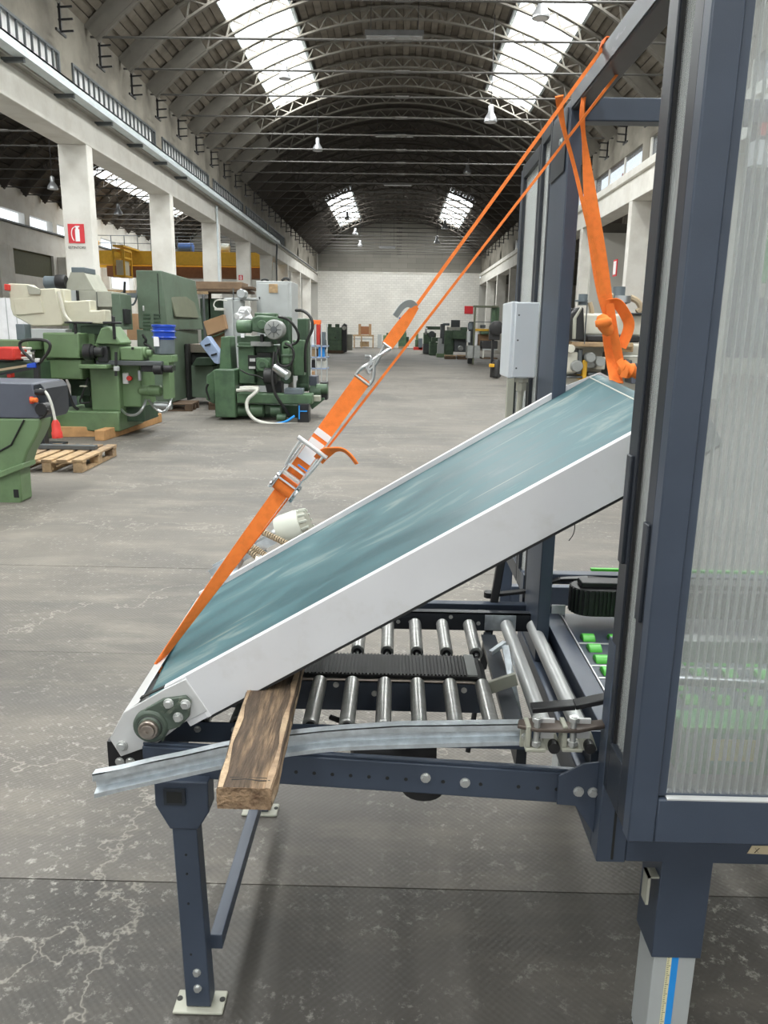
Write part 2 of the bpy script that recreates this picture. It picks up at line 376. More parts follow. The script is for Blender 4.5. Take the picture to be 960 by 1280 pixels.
# floor: base sheet below, slabs as pieces with recessed joints
floor = struct('floor', MB().box(-20.6, 17.5, -8.5, YB+.3, -.30, -.012), 'rail_dark')
ys = [-8.4, -4.2, -.5, 1.95, 3.57, 4.98, 8.45, 11.6, 14.3, 18.2, 22.7, 27, 32, 38, 44, 50, 56, 62, 68, YB]
xs = [-20.5, -17.5, -14.5, -11, -7.6, 0.45-4.4, 3.9, 7.6, 12, 17.4]
for i in range(len(ys)-1):
    for j in range(len(xs)-1):
        g = .002
        MB().box(xs[j]+g, xs[j+1]-g, ys[i]+g, ys[i+1]-g, -.012, random.uniform(-.0012, 0)).build('floor_slab', 'floor_worn_shaded' if ys[i+1] < 2 else 'floor_shaded' if ys[i+1] < 4 else 'floor_concrete', floor)
# left arcade wall: beam, upper wall with openings
def arcade(sx, name):
    X = 7.5*sx; o = 1*sx
    mb = MB()
    mb.box(X, X+.7*o, -8.4, YB, 5.80, 6.42); mb.box(X+.10*o, X+.7*o, -8.4, YB, 6.42, 6.55); mb.box(X-.02*o, X+.7*o, -8.4, YB, 6.55, 6.80)
    wl = struct(name, mb, 'concrete_white', bevel=.015)
    c0 = MB().box(X, X+.7*o, COL0, COL0+.36, 0, 5.80).build('column', 'concrete_white', wl, bevel=.02)
    for k in range(-4, 8):
        if k: inst(c0, 'column', (0, k*BAY, 0), wl)
    up = MB()
    up.box(X+.1*o, X+.4*o, -8.4, YB, 7.45, 9.2)
    for k in range(-4, 9):
        y = COL0-.85+.17+k*BAY
        up.box(X+.1*o, X+.4*o, y-.35, y+.35, 6.8, 7.45)
    up.box(X+.1*o, X+.4*o, 53.5, YB, 6.8, 7.45)
    up.build('upper_wall', 'concrete_raw', wl)
    return wl
wall_left = arcade(-1, 'wall_left'); wall_right = arcade(1, 'wall_right')
# clerestory windows on the left: frame, vertical bars, frosted pane
wn = 0
for k in range(-4, 5):
    y0 = COL0-.68+k*BAY+.35; y1 = y0+BAY-.7
    wn += 1
    f = MB(); f.box(-7.62, -7.56, y0, y1, 6.80, 6.85).box(-7.62, -7.56, y0, y1, 7.40, 7.45).box(-7.62, -7.56, y0, y0+.06, 6.85, 7.40).box(-7.62, -7.56, y1-.06, y1, 6.85, 7.40)
    wo = struct('window_%d' % wn, f, 'rail_dark')
    MB().box(-7.66, -7.655, y0, y1, 6.83, 7.43).build('pane', 'frosted_glass', wo)
    b0 = None; n = 19
    for i in range(1, n):
        y = y0+(y1-y0)*i/n
        if b0 is None: b0 = MB().box(-7.61, -7.565, -.014, .014, 6.85, 7.40).build('window_bar', 'rail_dark', wo); b0.location = (0, y, 0)
        else: inst(b0, 'window_bar', (0, y, 0), wo)
# right clerestory: open glazing with a few mullions and a red tie beam
for k in range(-1, 5):
    y0 = COL0-.68+k*BAY+.35; y1 = y0+BAY-.7; wn += 1
    f = MB()
    for t in (0, .33, .66, 1): f.box(7.62, 7.68, y0+(y1-y0-.08)*t, y0+.08+(y1-y0-.08)*t, 6.80, 7.45)
    f.box(7.62, 7.68, y0, y1, 6.80, 6.84)
    wo = struct('window_%d' % wn, f, 'concrete_white'); MB().box(7.70, 7.705, y0, y1, 6.8, 7.45).build('pane', 'window_glass', wo)
tag(MB().box(7.95, 8.2, 29.5, 30.0, 6.75, 6.95).box(7.95, 15.9, 29.6, 29.8, 7.0, 7.2).build('steel_beam', 'red_paint'), 'red steel beam seen through the right clerestory window', 'beam')
m = MB(); m.box(-7.5, -2.5, -8.6, -8.3, 0, 11.9).box(2.5, 7.5, -8.6, -8.3, 0, 11.9).box(-2.5, 2.5, -8.6, -8.3, 4.6, 11.9)
struct('wall_unseen_rear', m, 'concrete_white')  # unseen wall behind the camera, added to hold back flat sky fill
# wall brackets (insulator combs) on the left and right upper wall
def comb(sx):
    X = 7.4*sx; m = MB(); m.bar((X-.02*sx, 0, 7.72), (X-.02*sx, 0, 8.35), .05, .05)
    for z in (7.75, 7.98, 8.22): m.bar((X+.02*sx, 0, z), (X-.30*sx, 0, z+.02), .035, .035)
    m.bar((X-.02*sx, -.25, 7.73), (X-.02*sx, .25, 7.73), .04, .05)
    return m
for sx, wl in ((-1, wall_left), (1, wall_right)):
    c0 = comb(sx).build('cable_bracket', 'black_steel', wl); c0.location = (0, 15.82+.25, 0)
    for k in range(1, 24): inst(c0, 'cable_bracket', (0, 15.82+.25+k*2.3, 0), wl)
# crane runway trough on the left beam
m = MB(); m.box(-7.44, -7.10, -8, 48, 6.66, 6.70).box(-7.14, -7.10, -8, 48, 6.58, 6.70)
tr = thing('conductor_trough', (-7.2, 20, 6.5), 'long pale metal conductor trough running along the left crane beam', 'cable trough')
m.build('trough_top', 'rail_white', tr); MB().box(-7.36, -7.16, -8, 48, 6.56, 6.655).build('dark_channel', 'rail_dark', tr)
MB().box(-7.30, -7.06, -8, 48, 6.48, 6.55).build('lower_rail', 'rail_white', tr)
b0 = MB().box(-7.55, -7.12, -.04, .04, 6.40, 6.48).build('support_arm', 'rail_dark', tr); b0.location = (0, 17.5-20, 0)
for k in range(1, 14): inst(b0, 'support_arm', (0, 17.5+k*2.3-20, 0), tr)
pp = MB().tube([(-7.38, 48.6, 6.6), (-7.36, 48.6, 6.3), (-7.42, 48.65, 5.7), (-7.42, 48.65, 3.2)], .05, smooth=2).tube([(-7.40, 48.2, 6.66), (-7.40, 72, 6.66)], .05)
tag(pp.build('drain_pipe', 'rail_dark'), 'thin grey pipe continuing along the left beam and dropping down a column', 'pipe')
pp = MB().tube([(-7.42, 33.0, 6.4), (-7.43, 33.0, 6.2), (-7.43, 33.05, 5.7), (-7.43, 33.05, 3.0)], .045, smooth=1)
tag(pp.build('drain_pipe', 'rail_white'), 'pale downpipe on the left column nearest the tall grey cabinet', 'pipe')
# back wall
bw = struct('wall_back', MB().box(-7.5, 7.5, YB, YB+.3, 0, 6.78), 'white_brick')
MB().box(-7.9, 7.9, YB+.05, YB+.35, 6.78, 11.9).build('upper_blockwork', 'grey_block', bw)
MB().box(-7.5, 7.5, YB-.05, YB+.05, 6.72, 6.84).build('ledge', 'concrete_white', bw)
struct('wall_back_aisle_left', MB().box(-20.6, -7.5, YB, YB+.3, 0, 12), 'plain_grey_wall')
struct('wall_back_aisle_right', MB().box(7.5, 17.5, YB, YB+.3, 0, 6.2), 'plain_grey_wall')
# vault
RC, CZ = 10.62, .6; RR = 11.02
def arc(a, r, x0=0): return Vector((x0+r*math.sin(a)*(.79 if x0 < -1 else 1), 0, CZ+r*math.cos(a)))
ceiling = struct('ceiling', MB().box(-.12, .12, -8.3, 53, CZ+RR+.1, CZ+RR+.2), 'roof_dark')
def truss():
    m = MB(); A = R(43.8); n = 24
    for i in range(n):
        a0 = -A+2*A*i/n; a1 = -A+2*A*(i+1)/n; mid = abs((a0+a1)/2)
        th = .12 if mid > R(34) else .055
        m.bar(arc(a0, RR-.06), arc(a1, RR-.06), th, .16, Vector((0, 1, 0)))
        m.bar(arc(a0, RC), arc(a1, RC), th, .12, Vector((0, 1, 0)))
        if mid > R(34):
            m.hexa([arc(a0, RC)+Vector((0, -.08, 0)), arc(a1, RC)+Vector((0, -.08, 0)), arc(a1, RC)+Vector((0, .08, 0)), arc(a0, RC)+Vector((0, .08, 0)),
                    arc(a0, RR-.1)+Vector((0, -.08, 0)), arc(a1, RR-.1)+Vector((0, -.08, 0)), arc(a1, RR-.1)+Vector((0, .08, 0)), arc(a0, RR-.1)+Vector((0, .08, 0))])
        else:
            am = (a0+a1)/2
            m.bar(arc(a0, RC), arc(am, RR-.06), .05, .04); m.bar(arc(am, RR-.06), arc(a1, RC), .05, .04)
    return m
pm('rod_steel', (.07, .066, .06), .6)
def rod(): return MB().cyl((-7.5, 0, 8.33), (7.5, 0, 8.33), .028, n=6).cyl((-.2, 0, 8.33), (.2, 0, 8.33), .05, n=6)
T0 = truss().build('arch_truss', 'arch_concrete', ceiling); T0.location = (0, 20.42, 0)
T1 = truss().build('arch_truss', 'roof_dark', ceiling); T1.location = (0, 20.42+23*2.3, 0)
R0 = rod().build('tie_rod', 'rod_steel', ceiling); R0.location = (0, 20.42, 0)
for k in range(-12, 24):
    if k:
        y = 20.42+k*2.3
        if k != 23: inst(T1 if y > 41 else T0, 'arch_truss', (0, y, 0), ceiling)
        inst(R0, 'tie_rod', (0, y, 0), ceiling)
ceil_l = struct('ceiling_aisle_left', MB().box(-14.32, -14.08, -8.3, YB, CZ+RR+.1, CZ+RR+.2), 'roof_dark')
for k in range(-6, 24):
    y = 20.42+k*2.3
    a_ = inst(T1, 'arch_truss', (-14.2, y, 0), ceil_l); b_ = inst(R0, 'tie_rod', (-14.2, y, 0), ceil_l); a_.scale.x = b_.scale.x = .79
# roof planks
NP = 72; A = R(43.9); SK = (R(17.9), R(28.0))
def in_sky(i):
    am = abs(-A+2*A*(i+.5)/NP); return SK[0]-.01 < am < SK[1]+.01
def plank(i, y0, y1, mb, x0=0, al=0):
    a0 = -A+2*A*(i+.04)/NP; a1 = -A+2*A*(i+.96)/NP; r = RR+(.05 if i % 2 else 0)
    p = [arc(a0, r, x0), arc(a1, r, x0), arc(a1, r+.06, x0), arc(a0, r+.06, x0)]
    mb.hexa([Vector((q.x, y, q.z)) for y in (y0, y1) for q in p])
near_p = {}
cnt = 0; rest = MB(); dark = MB(); back = MB()
for k in range(-12, 24):
    y0 = 20.42+(k-1)*2.3+.02 if False else 20.42+k*2.3-2.28; y1 = y0+2.26
    lit = y1 < 34.9; far = 55.9 < y0 and y1 < 72.5
    for i in range(NP):
        if (lit or far) and in_sky(i): continue
        if 3 <= k <= 10 and cnt < 296:
            if i not in near_p:
                mb = MB(); plank(i, 0, 2.26, mb); near_p[i] = mb.build('roof_plank', 'roof_concrete', ceiling); near_p[i].location = (0, y0, 0)
            else: inst(near_p[i], 'roof_plank', (0, y0, 0), ceiling)
            cnt += 1
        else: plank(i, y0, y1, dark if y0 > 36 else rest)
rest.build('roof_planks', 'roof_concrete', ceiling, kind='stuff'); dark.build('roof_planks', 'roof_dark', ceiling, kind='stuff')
al = MB()
for k in range(-6, 24):
    y0 = 20.42+k*2.3-2.28; y1 = y0+2.26
    for i in range(NP):
        if in_sky(i) and ((y1 < 30.5 and y0 > -3) or (y0 > 47.8 and y1 < 66.8)): continue
        plank(i, y0, y1, al, -14.2)
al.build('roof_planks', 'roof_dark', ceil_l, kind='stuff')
# skin above the planks, so no daylight leaks between them
def skin(x0, sky, ya, yb):
    m = MB(); seg = [(-A, -SK[1]), (-SK[0], SK[0]), (SK[1], A)] if sky else [(-A, A)]
    for s0, s1 in seg:
        n = 10
        for i in range(n):
            a0 = s0+(s1-s0)*i/n; a1 = s0+(s1-s0)*(i+1)/n
            p = [arc(a0, RR+.12, x0), arc(a1, RR+.12, x0), arc(a1, RR+.2, x0), arc(a0, RR+.2, x0)]
            m.hexa([Vector((q.x, y, q.z)) for y in (ya, yb) for q in p])
    return m
for a in ((1, -8.3, 34.6), (0, 34.6, 56.2), (1, 56.2, 72.4), (0, 72.4, YB)): skin(0, *a).build('roof_shell', 'roof_dark', ceiling)
for a in ((0, -8.3, -2.5), (1, -2.5, 30.6), (0, 30.6, 48), (1, 48, 66.5), (0, 66.5, YB)): skin(-14.2, *a).build('roof_shell', 'roof_dark', ceil_l)
# skylight glazing
sk = 0
def skylight(x0, s, ya, yb, par):
    global sk
    f = MB(); p0 = arc(s*SK[0], RR+.06, x0); p1 = arc(s*SK[1], RR+.06, x0); pm_ = (p0+p1)/2
    Y = lambda p, y: Vector((p.x, y, p.z))
    for p in (p0, p1): f.bar(Y(p, ya), Y(p, yb), .10, .12)
    f.bar(Y(pm_, ya), Y(pm_, yb), .035, .05)
    y = ya
    while y < yb:
        f.bar(Y(p0, y), Y(p1, y), .035, .05); y += 1.15
    o = struct('window_%d' % (30+sk), f, 'rail_white'); sk += 1
    g = MB(); n = (p1-p0).cross(Vector((0, 1, 0))).normalized()*.01
    g.hexa([Y(p0, ya), Y(p1, ya), Y(p1, yb), Y(p0, yb), Y(p0, ya)+n, Y(p1, ya)+n, Y(p1, yb)+n, Y(p0, yb)+n]).build('pane', 'skylight_glass', o)
for s in (-1, 1):
    skylight(0, s, -8, 34.6, ceiling); skylight(0, s, 56.2, 72.4, ceiling)
    skylight(-14.2, s, -2.5, 30.6, ceil_l); skylight(-14.2, s, 48, 66.5, ceil_l)
# outer wall of left aisle
m = MB(); m.box(-20.55, -20.2, -8.4, YB, 0, 4.2).box(-20.55, -20.2, -8.4, YB, 5.5, 6.70).box(-20.55, -20.2, -8.4, YB, 7.4, 9.2)
for k in range(-4, 9): m.box(-20.55, -20.2, COL0+k*BAY-.5, COL0+k*BAY+.6, 4.2, 5.5)
for k in range(-8, 18): m.box(-20.55, -20.2, COL0+k*BAY/2-.3, COL0+k*BAY/2+.3, 6.70, 7.4)
wo = struct('wall_outer_left', m, 'concrete_white')
MB().box(-20.55, -20.05, -8.4, YB, 6.72, 6.80).build('ledge', 'rail_dark', wo)
s0 = MB().box(-20.4, -20.35, 0, BAY-1.1, 4.2, 5.5).build('shutter_panel', 'shutter_green', wo); s0.location = (0, COL0+.6-BAY, 0)
for k in (-4, -3, -2, 0, 1, 2, 3): inst(s0, 'shutter_panel', (0, COL0+.6+k*BAY, 0), wo)
c0 = MB().box(-20.2, -19.7, COL0, COL0+.5, 0, 5.5).build('column', 'concrete_white', wo)
for k in range(-3, 8):
    if k: inst(c0, 'column', (0, k*BAY, 0), wo)
# right aisle
ar = struct('wall_outer_right', MB().box(16.4, 16.8, -8.4, YB, 0, 6.1), 'plain_grey_wall')
cr = struct('ceiling_aisle_right', MB().box(9.0, 16.8, -8.4, YB, 6.0, 6.2).box(8.2, 9.0, -8.4, YB, 6.0, 6.1), 'roof_dark')
r0 = MB().box(8.2, 16.4, -.12, .12, 5.55, 6.0).build('roof_beam', 'arch_concrete', cr); r0.location = (0, 16.25, 0)
for k in range(1, 16): inst(r0, 'roof_beam', (0, 16.25+k*3.45, 0), cr)
struct('wall_partition_right', MB().box(7.9, 16.4, 33.2, 33.5, 0, 5.6), 'plain_grey_wall')

# signs on the columns
def ext_sign(px, py, Y, wpx, label, X=None, side=False):
    s = thing('extinguisher_sign', at(px, py, Y=Y), label, 'sign', None)
    c = at(px, py, Y=Y); w = wpx/F*Y*1.02/2; h = w*1.12; y = Y-.012
    MB().box(c.x-w, c.x+w, y, y+.012, c.z-h, c.z+h).build('plate', 'sign_red', s)
    t = y-.004
    e = MB(); e.box(c.x-w*.12, c.x+w*.42, t, t+.004, c.z-h*.82, c.z+h*.45).box(c.x-w*.02, c.x+w*.3, t, t+.004, c.z+h*.45, c.z+h*.68).box(c.x-w*.1, c.x+w*.45, t, t+.004, c.z+h*.66, c.z+h*.80)
    e.tube([(c.x, t+.002, c.z+h*.72), (c.x-w*.45, t+.002, c.z+h*.55), (c.x-w*.6, t+.002, c.z), (c.x-w*.5, t+.002, c.z-h*.5), (c.x-w*.3, t+.002, c.z-h*.75)], w*.06, n=6, smooth=2)
    e.build('extinguisher_symbol', 'sign_white', s)
    return s, c, w, h, y
s, c, w_, h_, y_ = ext_sign(95.5, 292, COL0-.005, 19, 'red square sign with white fire extinguisher on the nearest left column')
t = bpy.data.curves.new('caption', 'FONT'); t.body = 'ESTINTORE'; t.size = .085; t.align_x = 'CENTER'; t.extrude = .001
to = bpy.data.objects.new('caption', t); COL.objects.link(to); to.parent = s; t.materials.append(M['ink'])
bpy.context.view_layer.update()
me_ = bpy.data.meshes.new_from_object(to.evaluated_get(bpy.context.evaluated_depsgraph_get())); bpy.data.objects.remove(to)
to = bpy.data.objects.new('caption', me_); COL.objects.link(to); to.parent = s; to.rotation_euler = (PI/2, 0, 0); to.location = (0, -.014, -h_-.13)
ext_sign(301, 347, COL0+3*BAY-.005, 5, 'tiny red sign on a distant left column above the brown boards')
s = thing('extinguisher_sign', (7.48, 26.0, 4.0), 'red edged sign on the side of the right column behind the orange strap', 'sign')
c = at(768, 335, X=7.46); MB().box(7.47, 7.50, c.y-.22, c.y+.22, c.z-.28, c.z+.28).build('plate', 'sign_red', s).location = (0, 0, 0)
MB().box(7.462, 7.47, c.y-.16, c.y+.16, c.z-.22, c.z+.22).build('symbol_panel', 'sign_white', s)
c = at(588, 387, Y=YB-1.2); tag(MB().box(c.x-.45, c.x+.35, YB-.05, YB-.01, c.z-.35, c.z+.35).build('wall_sign', 'sign_red'), 'small red and white sign on the far white brick wall', 'sign')

# pendant lamps
def lamp(px, py, Y, label, d=.42):
    c = at(px, py, Y=Y); x0 = -14.2 if c.x < -8 else 0; top = CZ+math.sqrt(RR*RR-((c.x-x0)/(.79 if x0 else 1))**2)+.1
    o = thing('pendant_lamp', c, label, 'lamp')
    r = d/2
    MB().lathe(c, (0, 0, 1), [(-.02, r*.98), (0, r), (.10, r*.92), (.24, r*.5), (.27, r*.42), (.46, r*.40), (.50, r*.2)], 20).build('shade', 'lamp_metal', o)
    MB().cyl((c.x, c.y, c.z-.022), (c.x, c.y, c.z-.03), r*.8).build('diffuser', 'label_white', o)
    MB().cyl((c.x, c.y, c.z+.48), (c.x, c.y, top), .015, n=6).build('stem', 'black_steel', o)
lamp(356, 98, 29, 'pendant lamp hanging in front of the near left skylight')
lamp(397, 188, 35, 'pale bell pendant lamp hanging left of centre below the tie rods')
lamp(676, 22, 20.5, 'dark pendant lamp at the top in front of the near right skylight')
lamp(613, 152, 27, 'pendant lamp just below the lower end of the near right skylight')
lamp(434, 274, 57, 'small pendant lamp in front of the far left skylight')
lamp(444, 293, 60, 'small white pendant lamp under the far left skylight')
lamp(556, 286, 50, 'pendant lamp just below the far right skylight')
lamp(546, 304, 56, 'small white pendant lamp between the two orange straps')
lamp(584, 216, 44, 'dark pendant lamp above the far right skylight')
lamp(450, 308, 68, 'tiny dark pendant lamp against the far grey gable')
lamp(66, 236, 34, 'pendant lamp in the left aisle left of the nearest column')
lamp(148, 268, 40, 'pendant lamp in the left aisle under the aisle skylight')
# hanging strip heaters
for px, py, Y, wpx, lb in ((493, 43, 27, 64, 'dark strip heater hanging near the top centre of the vault'), (493, 168, 42, 44, 'bright edged strip heater hanging in mid vault'), (497, 230, 56, 32, 'small dim strip heater hanging farther down the vault'), (484, 309, 70, 19, 'tiny strip heater before the far gable')):
    c = at(px, py, Y=Y); w2 = wpx/F*Y/2*1.03
    o = thing('strip_heater', c, lb, 'heater')
    MB().prism([(c.x-w2, c.y-.2, c.z-.08), (c.x-w2, c.y+.2, c.z-.08), (c.x-w2, c.y+.1, c.z+.10), (c.x-w2, c.y-.1, c.z+.10)], (2*w2, 0, 0)).build('housing', 'heater_metal', o)
    MB().box(c.x-w2*.95, c.x+w2*.95, c.y-.15, c.y+.15, c.z-.10, c.z-.08).build('reflector', 'lamp_metal', o)
    for s_ in (-1, 1): MB().cyl((c.x+s_*w2*.8, c.y, c.z+.1), (c.x+s_*w2*.8, c.y, CZ+RR), .012, n=6).build('hanger', 'black_steel', o)

# yellow travelling crane in left aisle
o = thing('overhead_crane', (-15, 50, 6), 'yellow overhead travelling crane spanning the left aisle', 'crane')
def zc(py): return at(200, py, Y=50).z
zt, zb = zc(314), zc(331)
MB().box(-19.9, -8.25, 50, 50.5, zb, zt).build('girder', 'yellow_paint', o)
MB().box(-19.9, -8.25, 52, 52.5, zb-.05, zt).build('girder', 'yellow_paint', o)
for x in (-20.15, -8.5): MB().box(x, x+.3, 49.3, 53.2, 6.80, 7.05).build('end_carriage', 'yellow_paint', o)
MB().box(-18.5, -8.8, 50.6, 51.8, zb-.7, zb-.05).build('walkway_underside', 'brown_fur', o)
m = MB()
for i in range(14): m.cyl((-19.6+i*.83, 50.1, zt), (-19.6+i*.83, 50.1, zt+.9), .025, n=6)
for z in (.45, .9): m.cyl((-19.8, 50.1, zt+z), (-8.8, 50.1, zt+z), .02, n=6)
m.build('handrail', 'duct_grey', o)
for x in (-13.5, -11.2):
    MB().lathe((x, 51, zt+.3), (1, 0, 0), [(-.5, .1), (-.45, .3), (.45, .3), (.5, .1)], 12).build('hoist_motor', 'label_blue' if x < -12 else 'motor_pale', o)
c = at(141, 312, Y=47); d = at(156, 345, Y=47)
m = MB()
for x in (c.x, d.x):
    for y in (47, 48.3): m.bar((x, y, d.z), (x, y, c.z), .09, .09)
for z in (d.z, (c.z+d.z)/2+.3, c.z):
    m.box(c.x, d.x, 46.96, 47.04, z-.05, z+.05).box(c.x, d.x, 48.26, 48.34, z-.05, z+.05).box(c.x-.04, c.x+.04, 47, 48.3, z-.05, z+.05).box(d.x-.04, d.x+.04, 47, 48.3, z-.05, z+.05)
m.build('cab_frame', 'yellow_paint', o); MB().box(c.x+.1, d.x-.1, 47.1, 48.2, d.z, d.z+.9).build('cab_panel', 'cream_panel', o)
MB().box(c.x, d.x, 47, 50, zt-.05, zt+.05).build('cab_bridge', 'yellow_paint', o)
exec_marker = True
# ================================================================== ROLLER TABLE (low infeed table)
G = 'anthracite'
tb = thing('roller_table', (-.05, 1.9, 0), 'dark blue steel roller table on thin legs in the foreground', 'roller conveyor')
def rail_y(x): return 1.545-(x+.55)*.075
# near outer channel with holes
m = MB(); xa, xb = -.555, .405
ya, yb2 = rail_y(xa), rail_y(xb)
def sheet(m, z0, z1, th=.004, dy=0, xa=xa, xb=xb):
    a = rail_y(xa)+dy; b = rail_y(xb)+dy
    m.hexa([(xa, a, z0), (xb, b, z0), (xb, b+th, z0), (xa, a+th, z0), (xa, a, z1), (xb, b, z1), (xb, b+th, z1), (xa, a+th, z1)])
sheet(m, .612, .682); sheet(m, .679, .683, .030); sheet(m, .612, .616, .030)
sheet(m, .683, .690, .004, .006)
nr = m.build('side_beam', G, tb, bevel=.0015, seg=1)
m = MB(); z = .645
for i in range(23):
    x = -.53+i*.0405
    if i in (17, 19): continue
    m.cyl((x, rail_y(x)-.0008, z), (x, rail_y(x)+.001, z), .0042, n=10)
m.build('punched_hole', 'dark_void', nr, kind='stuff')
b0 = None
for px, py, Yo in ((532, 973, -.001), (581, 977, -.001)):
    c = at(px, py, Y=rail_y(.1)-.002); c.y = rail_y(c.x)
    MB().bolt((c.x, c.y, c.z), (0, -1, 0), .0085, .009).build('bolt_head', 'bolt', nr)
# inner rail carrying the roller shafts
ir = MB().box(-.56, .50, 1.625, 1.629, .655, .702).box(-.56, .50, 1.625, 1.655, .651, .655).build('inner_rail', G, tb)
for i, x in enumerate((-.45, -.363, -.276, -.19, -.104, -.018, .068, .155, .243, .37, .453)):
    MB().bolt((x, 1.625, .685), (0, -1, 0), .0062, .007).build('bolt_head', 'bolt', ir)
# far rails
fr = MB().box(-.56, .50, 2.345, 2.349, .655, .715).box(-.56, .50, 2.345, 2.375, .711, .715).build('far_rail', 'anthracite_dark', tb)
for x in (-.15, -.1, .02, .06, .19, .28, .33): MB().bolt((x, 2.345, .68 + .02*((int(x*100)) % 2)), (0, -1, 0), .005, .004).build('bolt_head', 'bolt', fr)
MB().box(.30, .40, 2.338, 2.345, .66, .71).build('joint_plate', 'galvanized', tb)
# rollers
def roller(x, ya, yb, mat, r=.0195):
    o = MB().lathe((x, ya, .683), (0, 1, 0), [(0, r*.85), (.003, r), (yb-ya-.003, r), (yb-ya, r*.85)], 20).build('roller', mat, tb)
    MB().cyl((x, ya-.02, .683), (x, yb+.02, .683), .005, n=8).build('roller_shaft', 'steel', o)
    MB().cyl((x, ya-.003, .683), (x, ya, .683), r*.62, n=14).build('roller_bearing', 'black_rubber', o)
for i in range(9):
    x = -.45+i*.0867
    roller(x, 1.655, 1.893, 'roller_steel'); roller(x+.004, 2.092, 2.325, 'roller_steel')
for x in (.368, .452): roller(x, 1.655, 2.325, 'grey_roller', .0205)
# cross members and hanging bits under the rollers
for x in (-.51, .31, .485): MB().box(x-.012, x+.012, 1.63, 2.345, .60, .65).build('cross_member', 'anthracite_dark', tb)
MB().box(.285, .33, 1.66, 2.3, .655, .66).build('cover_plate', 'anthracite_dark', tb)
# legs
def leg(x, y, fx=0):
    l = MB().hexa([(x-.030, y, .01), (x+.030, y, .01), (x+.030, y+.045, .01), (x-.030, y+.045, .01), (x-.030+fx, y, .53), (x+.026+fx, y, .53), (x+.026+fx, y+.045, .53), (x-.030+fx, y+.045, .53)]).build('leg', G, tb, bevel=.003)
    xx = x+fx
    MB().prism([(xx-.032, y-.006, .50), (xx+.032, y-.006, .50), (xx+.058, y-.006, .545), (xx+.058, y-.006, .62), (xx-.062, y-.006, .62), (xx-.062, y-.006, .56)], (0, .055, 0)).build('leg_bracket', G, l, bevel=.003)
    MB().box(xx-.040, xx+.008, y-.012, y-.006, .565, .605).build('socket_frame', 'anthracite_dark', l)
    MB().box(xx-.033, xx+.001, y-.013, y-.012, .571, .599).build('socket', 'dark_void', l)
    MB().box(x-.060, x+.060, y-.014, y+.052, 0, .008).build('foot_plate', 'beige_grey', l, bevel=.003)
    for z in (.065, .11): MB().bolt((x, y, z), (0, -1, 0), .0075, .008).build('bolt_head', 'bolt', l)
    m = MB()
    for sx in (-.052, .052): m.cyl((x+sx, y+.025, .008), (x+sx, y+.025, .0095), .007, n=12)
    for z in (.30, .38, .43, .16): m.cyl((x-.012, y-.001, z), (x-.012, y+.001, z), .003, n=8)
    m.build('hole', 'dark_void', l)
leg(-.447, 1.515, -.012); leg(-.435, 2.285, 0)
MB().box(-.425, -.395, 1.56, 2.285, .135, .175).build('foot_brace', G, tb, bevel=.002)
# black hinge bracket on left end
hb = MB().box(-.640, -.555, 1.560, 1.566, .615, .685).box(-.640, -.632, 1.566, 1.61, .615, .685).build('hinge_bracket', 'black_steel', tb, bevel=.001)
for px, py in ((150, 952), (163, 952)):
    c = at(px, py, Y=1.560); MB().bolt((c.x, 1.560, c.z), (0, -1, 0), .008, .006).build('bolt_head', 'bolt', hb)
# right end gusset
MB().prism([(.36, 1.462, .685), (.41, 1.462, .715), (.443, 1.462, .72), (.443, 1.462, .55), (.40, 1.462, .615), (.36, 1.462, .618)], (0, .006, 0)).build('end_gusset', G, tb, bevel=.001)
for px, py in ((723, 989), (741, 990)):
    c = at(px, py, Y=1.462); MB().bolt((c.x, 1.462, c.z), (0, -1, 0), .0085, .009).build('bolt_head', 'bolt', tb)
# central ribbed belt
cb = thing('center_drive_belt', (0, 1.98, .6), 'black ribbed drive belt running along the middle of the roller table', 'conveyor belt')
m = MB()
def bx(m, x0, x1): return m
prof = [(-.50, .700), (.215, .700), (.245, .694), (.262, .675), (.262, .655), (.24, .645), (-.50, .645)]
cb_b = MB().prism([(x, 1.905, z) for x, z in prof], (0, .135, 0)).build('belt', 'black_rubber', cb, bevel=.002)
m = MB(); x = -.48
while x < .20: m.box(x, x+.0045, 1.907, 2.038, .700, .7035); x += .0098
m.build('belt_rib', 'black_rubber', cb_b, kind='stuff')
MB().box(-.52, .25, 1.894, 1.900, .60, .682).build('side_plate', G, cb)
MB().tube([(-.5, 1.893, .690), (.18, 1.893, .690), (.235, 1.893, .688), (.262, 1.90, .668), (.255, 1.90, .64)], .0045, smooth=2).build('edge_strip', 'brass_shaft', cb)
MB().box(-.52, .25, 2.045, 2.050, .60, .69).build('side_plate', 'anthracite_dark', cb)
for px, py in ((420, 856), (468, 867), (580, 863)):
    c = at(px, py, Y=1.893); MB().bolt((c.x, 1.894, c.z), (0, -1, 0), .006, .005).build('bolt_head', 'bolt', cb)
m = MB().box(.205, .232, 1.905, 2.04, .7005, .705)
m.build('belt_joint', 'motor_grey', cb)
MB().bar((.25, 1.885, .675), (.335, 1.90, .70), .012, .035).build('bracket', 'beige_grey', cb, bevel=.002)
MB().bar((.335, 2.12, .70), (.34, 1.83, .60), .02, .006).build('lever_arm', 'galvanized', cb)
MB().bar((.29, 2.09, .69), (.335, 2.13, .705), .012, .012).build('lever_link', 'galvanized', cb)
